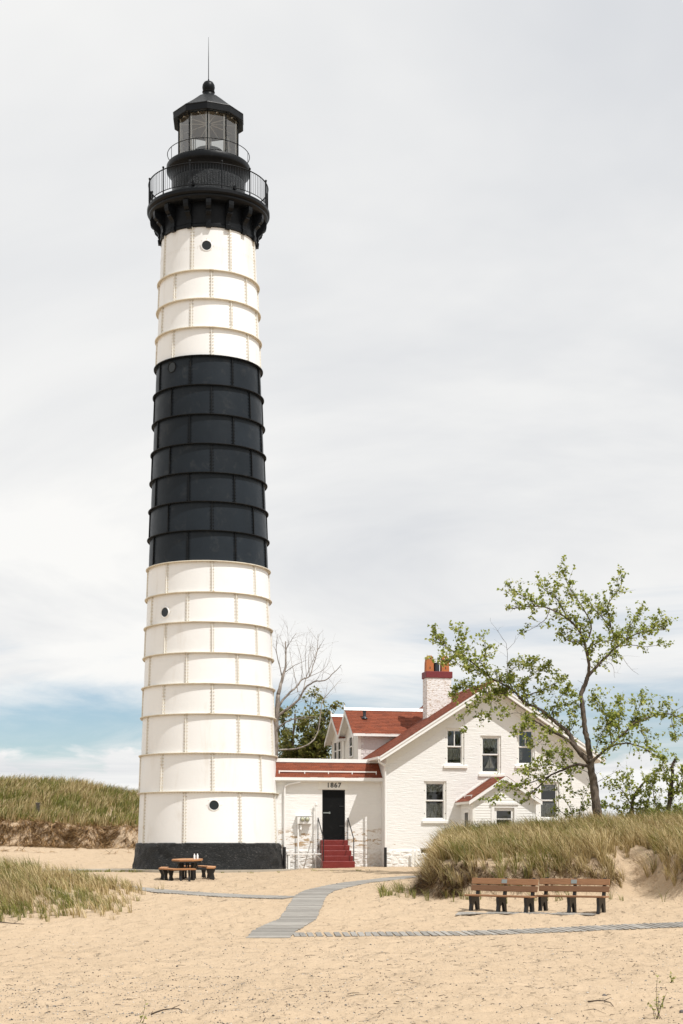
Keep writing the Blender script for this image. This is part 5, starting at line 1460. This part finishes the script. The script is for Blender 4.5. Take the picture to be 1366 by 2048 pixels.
t1, n1_ = grow('cottonwood_tree', (9.47, 57.0, 1.74), [(a_*1.0, b_*.9, c_, [(x, z*.97) for x, z in d_]) for a_, b_, c_, d_ in COTTONWOOD], 'leaning cottonwood tree with sparse fresh leaves before the house', 'tree', MT['bark'], .12, 3, .45, 1.7, twig_len=(.2, .68))
t2, n2_ = grow('shrub', (11.3, 60.0, z1(11.3, 60.0)), SHRUB_A, 'small dark stemmed leafy shrub on the dune beside the cottonwood', 'shrub', MT['bark_dark'], .115, 5, .5, 2.0, twig_len=(.25, .7))
t3, n3_ = grow('shrub', (12.18, 59.0, z1(12.18, 59.0)), SHRUB_B, 'shrub with one thick broken stem on the dune crest', 'shrub', MT['bark_dark'], .115, 6, .5, 2.0, twig_len=(.25, .7))
t4, n4_ = grow('sapling', (8.83, 58.0, 1.84), SAPLING, 'low leafy sapling growing between house wall and cottonwood trunk', 'sapling', MT['bark_dark'], .105, 8, .5, .75)
t5, n5_ = grow('bare_tree', (-3.22, 74.0, 1.12), [(a_*.58, b_*.5, c_, d_) for a_, b_, c_, d_ in BARE_TREE], 'leafless bleached tree rising behind the passage roof', 'tree', MT['bark_pale'], .1, 9, .35, 1., twigs_bare=1.1, twig_len=(.5, 1.4), deep=1.0)
def clump_tree(name, x, y, h, cr_, cz, seed, label, ntw=150):
    rnd = random.Random(seed)
    t_ = thing(name, (x, y, z1(x, y)), label, 'tree', None)
    sp = smooth_path([(0, 0, -.5), (.1, 0, h*.25), (-.1, .1, h*.5), (.1, 0, h*.85)], 5, .03, rnd)
    MB().tube(sp, [.2*(1-.8*i/(len(sp)-1)) for i in range(len(sp))], 8).build('trunk', MT['bark_dark'], t_, True)
    leaves = []; tw = MB()
    for b_ in range(16):
        a_ = rnd.random()*6.28; f = rnd.uniform(.12, .85); s0 = sp[int(f*(len(sp)-1))]
        ce = Vector((math.cos(a_)*cr_*rnd.uniform(.45, .95), math.sin(a_)*cr_*rnd.uniform(.45, .95), max(h*.12, cz + rnd.uniform(-.9, .9)*(h*.42))))
        k = (s0+ce)/2 + Vector((0, 0, .25))
        lm = smooth_path([tuple(s0), tuple(k), tuple(ce)], 4, .03, rnd)
        MB().tube(lm, [.06*(1-.8*i/(len(lm)-1)) for i in range(len(lm))], 6).build('limb', MT['bark_dark'], t_, True)
        for _ in range(ntw//8):
            p = lm[rnd.randint(2, len(lm)-1)]; dv = Vector((rnd.gauss(0, 1), rnd.gauss(0, 1), rnd.gauss(.2, .9))).normalized()*rnd.uniform(.3, .9)
            tw.tube([p, p+dv], [.012, .005], 3, False)
            for _k in range(rnd.randint(28, 42)):
                q = p+dv*rnd.uniform(.3, 1.1); leaves.append((q.x+rnd.gauss(0, .10), q.y+rnd.gauss(0, .10), q.z+rnd.gauss(0, .10)))
    tag(tw.build('twigs', MT['bark_dark'], t_), kind='stuff')
    tag(leaf_mesh('crown', leaves, .165, LEAFD, t_, seed=seed), kind='stuff')
    return t_
clump_tree('leafy_tree', -2.45, 78.5, 8.9, 1.4, 5.3, 15, 'dense olive green tree close behind the tower edge')
clump_tree('leafy_tree', -1.3, 77.5, 8.1, 1.2, 5.0, 16, 'dense olive green tree nearest the house dormers', 130)
clump_tree('leafy_tree', -4.1, 80, 6.8, 1.5, 4.2, 17, 'dense olive green tree hidden mostly by the tower', 90)

# ------------------------------------------------------------------ small things on the sand
def pebbles(n):
    x = RNG.uniform(-9, 12, n); y_ = RNG.uniform(18.5, 58, n)
    k = (np.abs(x) < y_*.24)&(RNG.uniform(0, 1, n) < (.10+.9*sst(-x, -2.5, 2.5)*(1-sst(y_, 23, 30))+.25*(1-sst(y_, 32, 40))))
    x, y_ = x[k], y_[k]; m = len(x)
    s_ = .005+.013*RNG.uniform(0, 1, m)**4 + .012*(RNG.uniform(0, 1, m) < .03)
    t = np.array([(1, 0, 0), (0, 1, 0), (-1, 0, 0), (0, -1, 0), (0, 0, .7), (0, 0, -.5), ])
    V = t[None, :, :]*s_[:, None, None]*RNG.uniform(.6, 1.3, (m, 6, 1))
    an = RNG.uniform(0, 6.28, m); c_, q_ = np.cos(an)[:, None], np.sin(an)[:, None]
    V = np.stack([V[:, :, 0]*c_-V[:, :, 1]*q_, V[:, :, 0]*q_+V[:, :, 1]*c_, V[:, :, 2]], 2)
    V += np.stack([x, y_, zg(x, y_)+s_*.2], 1)[:, None, :]
    F_ = np.array([(0, 1, 4), (1, 2, 4), (2, 3, 4), (3, 0, 4), (1, 0, 5), (2, 1, 5), (3, 2, 5), (0, 3, 5)]).ravel()
    idx = ((np.arange(m)*6)[:, None]+F_[None, :]).ravel()
    pal = np.array([(.06, .058, .058), (.12, .115, .11), (.20, .19, .175), (.42, .37, .31), (.03, .027, .025), (.55, .5, .44), (.13, .08, .05)])
    C = np.repeat(pal[RNG.integers(0, len(pal), m)][:, None, :], 6, 1).reshape(-1, 3)
    return tag(fast_mesh('pebbles', V.reshape(-1, 3), idx, np.full(m*8, 3), MT['pebble'], C), 'fine dark and pale pebbles strewn over the sand', 'pebbles', kind='stuff')
pebbles(120000)
def litter(n, label):
    rnd = random.Random(77); mb = MB(); k = 0
    while k < n:
        y0 = rnd.uniform(19, 56); x0 = rnd.uniform(-.22, .23)*y0
        if rnd.random() > .35+.65*(x0 > 0): continue
        l_ = rnd.uniform(.03, .10)*(1 if rnd.random() < .93 else 3.5); a_ = rnd.gauss(0, .9)
        x1_, y1_ = x0+math.cos(a_)*l_, y0+math.sin(a_)*l_; xm, ym = (x0+x1_)/2+rnd.gauss(0, .02), (y0+y1_)/2+rnd.gauss(0, .02)
        r_ = rnd.uniform(.0025, .006)
        mb.tube([(x0, y0, z1(x0, y0)+.004), (xm, ym, z1(xm, ym)+.012), (x1_, y1_, z1(x1_, y1_)+.008)], [r_, r_, r_*.5], 4); k += 1
    return tag(mb.build('plant_litter', MT['bark_dark']), label, 'litter', kind='stuff')
litter(700, 'dry bits of stem and bark scattered on the sand')
def stick(x, y, l, a, r, label):
    t_ = MB(); rnd = random.Random(int(x*100+y)); P = []
    for i in range(6):
        f = i/5; xx = x+math.cos(a)*l*(f-.5)+rnd.gauss(0, .02); yy = y+math.sin(a)*l*(f-.5)+rnd.gauss(0, .02)
        P.append((xx, yy, z1(xx, yy)+.02+.03*math.sin(f*3.1)))
    t_.tube(P, [r*(1-.5*i/5) for i in range(6)], 6)
    t_.tube([P[3], (P[3][0]+.12, P[3][1]+.05, P[3][2]+.05)], [r*.6, r*.3], 5)
    return tag(t_.build('driftwood_stick', MT['bark_dark'], None, True), label, 'stick')
stick(3.75, 22.4, .42, -.5, .012, 'dark forked twig lying on sand just above the tiny willow shoot')
stick(-2.35, 20.9, .40, .1, .012, 'thin dark stick lying among dark pebbles')
stick(-8.6, 40.3, .8, -.35, .016, 'grey stick at the sandy edge of the grass patch')
stick(6.6, 27.5, .5, -.8, .010, 'slim dark twig lying on open sand')
def stone(x, y, s_, label):
    rg = np.random.default_rng(int(abs(x*100)+y)); mb = MB()
    mb.lathe([(.001, -.4*s_), (.7*s_, -.3*s_), (s_, .1*s_), (.75*s_, .6*s_), (.35*s_, .95*s_), (.001, 1.05*s_)], 9)
    mb.v = [(a_*rg.uniform(.8, 1.2), b_*rg.uniform(.8, 1.2), c_) for a_, b_, c_ in mb.v]
    o = mb.build('stone', MT['post_wood']); o.location = (x, y, z1(x, y)); return tag(o, label, 'stone')
stone(4.0, 23.6, .035, 'small dark pointed stone on open sand')
stone(4.72, 21.5, .04, 'dark rounded stone near the willow shoot')
def shoot(x, y, n, h, seed, label):
    rnd = random.Random(seed); t_ = thing('willow_shoot', (x, y, z1(x, y)), label, 'plant'); lv = []
    for k in range(n):
        a_ = rnd.gauss(0, .5); l_ = h*(1 if k == 0 else rnd.uniform(.3, .65)); dx = math.sin(a_)*l_*(.15 if k == 0 else .7)
        P = [(rnd.gauss(0, .03), rnd.gauss(0, .03), -.03), (dx*.4, rnd.gauss(0, .04), l_*.5), (dx, rnd.gauss(0, .08), l_)]
        sp = smooth_path(P, 3)
        MB().tube(sp, [.005*(1-.6*i/(len(sp)-1)) for i in range(len(sp))], 5).build('stem', MT['bark_dark'], t_, True)
        for _ in range(8):
            p = sp[rnd.randint(2, len(sp)-1)]; lv.append((p.x+rnd.gauss(0, .008), p.y+rnd.gauss(0, .008), p.z))
    leaf_mesh('leaves', lv, .05, LEAFC, t_, droop=-.6, seed=seed, ratio=.4)
shoot(4.22, 20.75, 7, .56, 3, 'tiny upright willow shoot with few leaves growing from sand')
shoot(5.62, 26.4, 4, .16, 4, 'very small green seedling on the sand')
shoot(-2.55, 19.95, 2, .26, 6, 'pair of bare dry stems poking from pebbly sand')
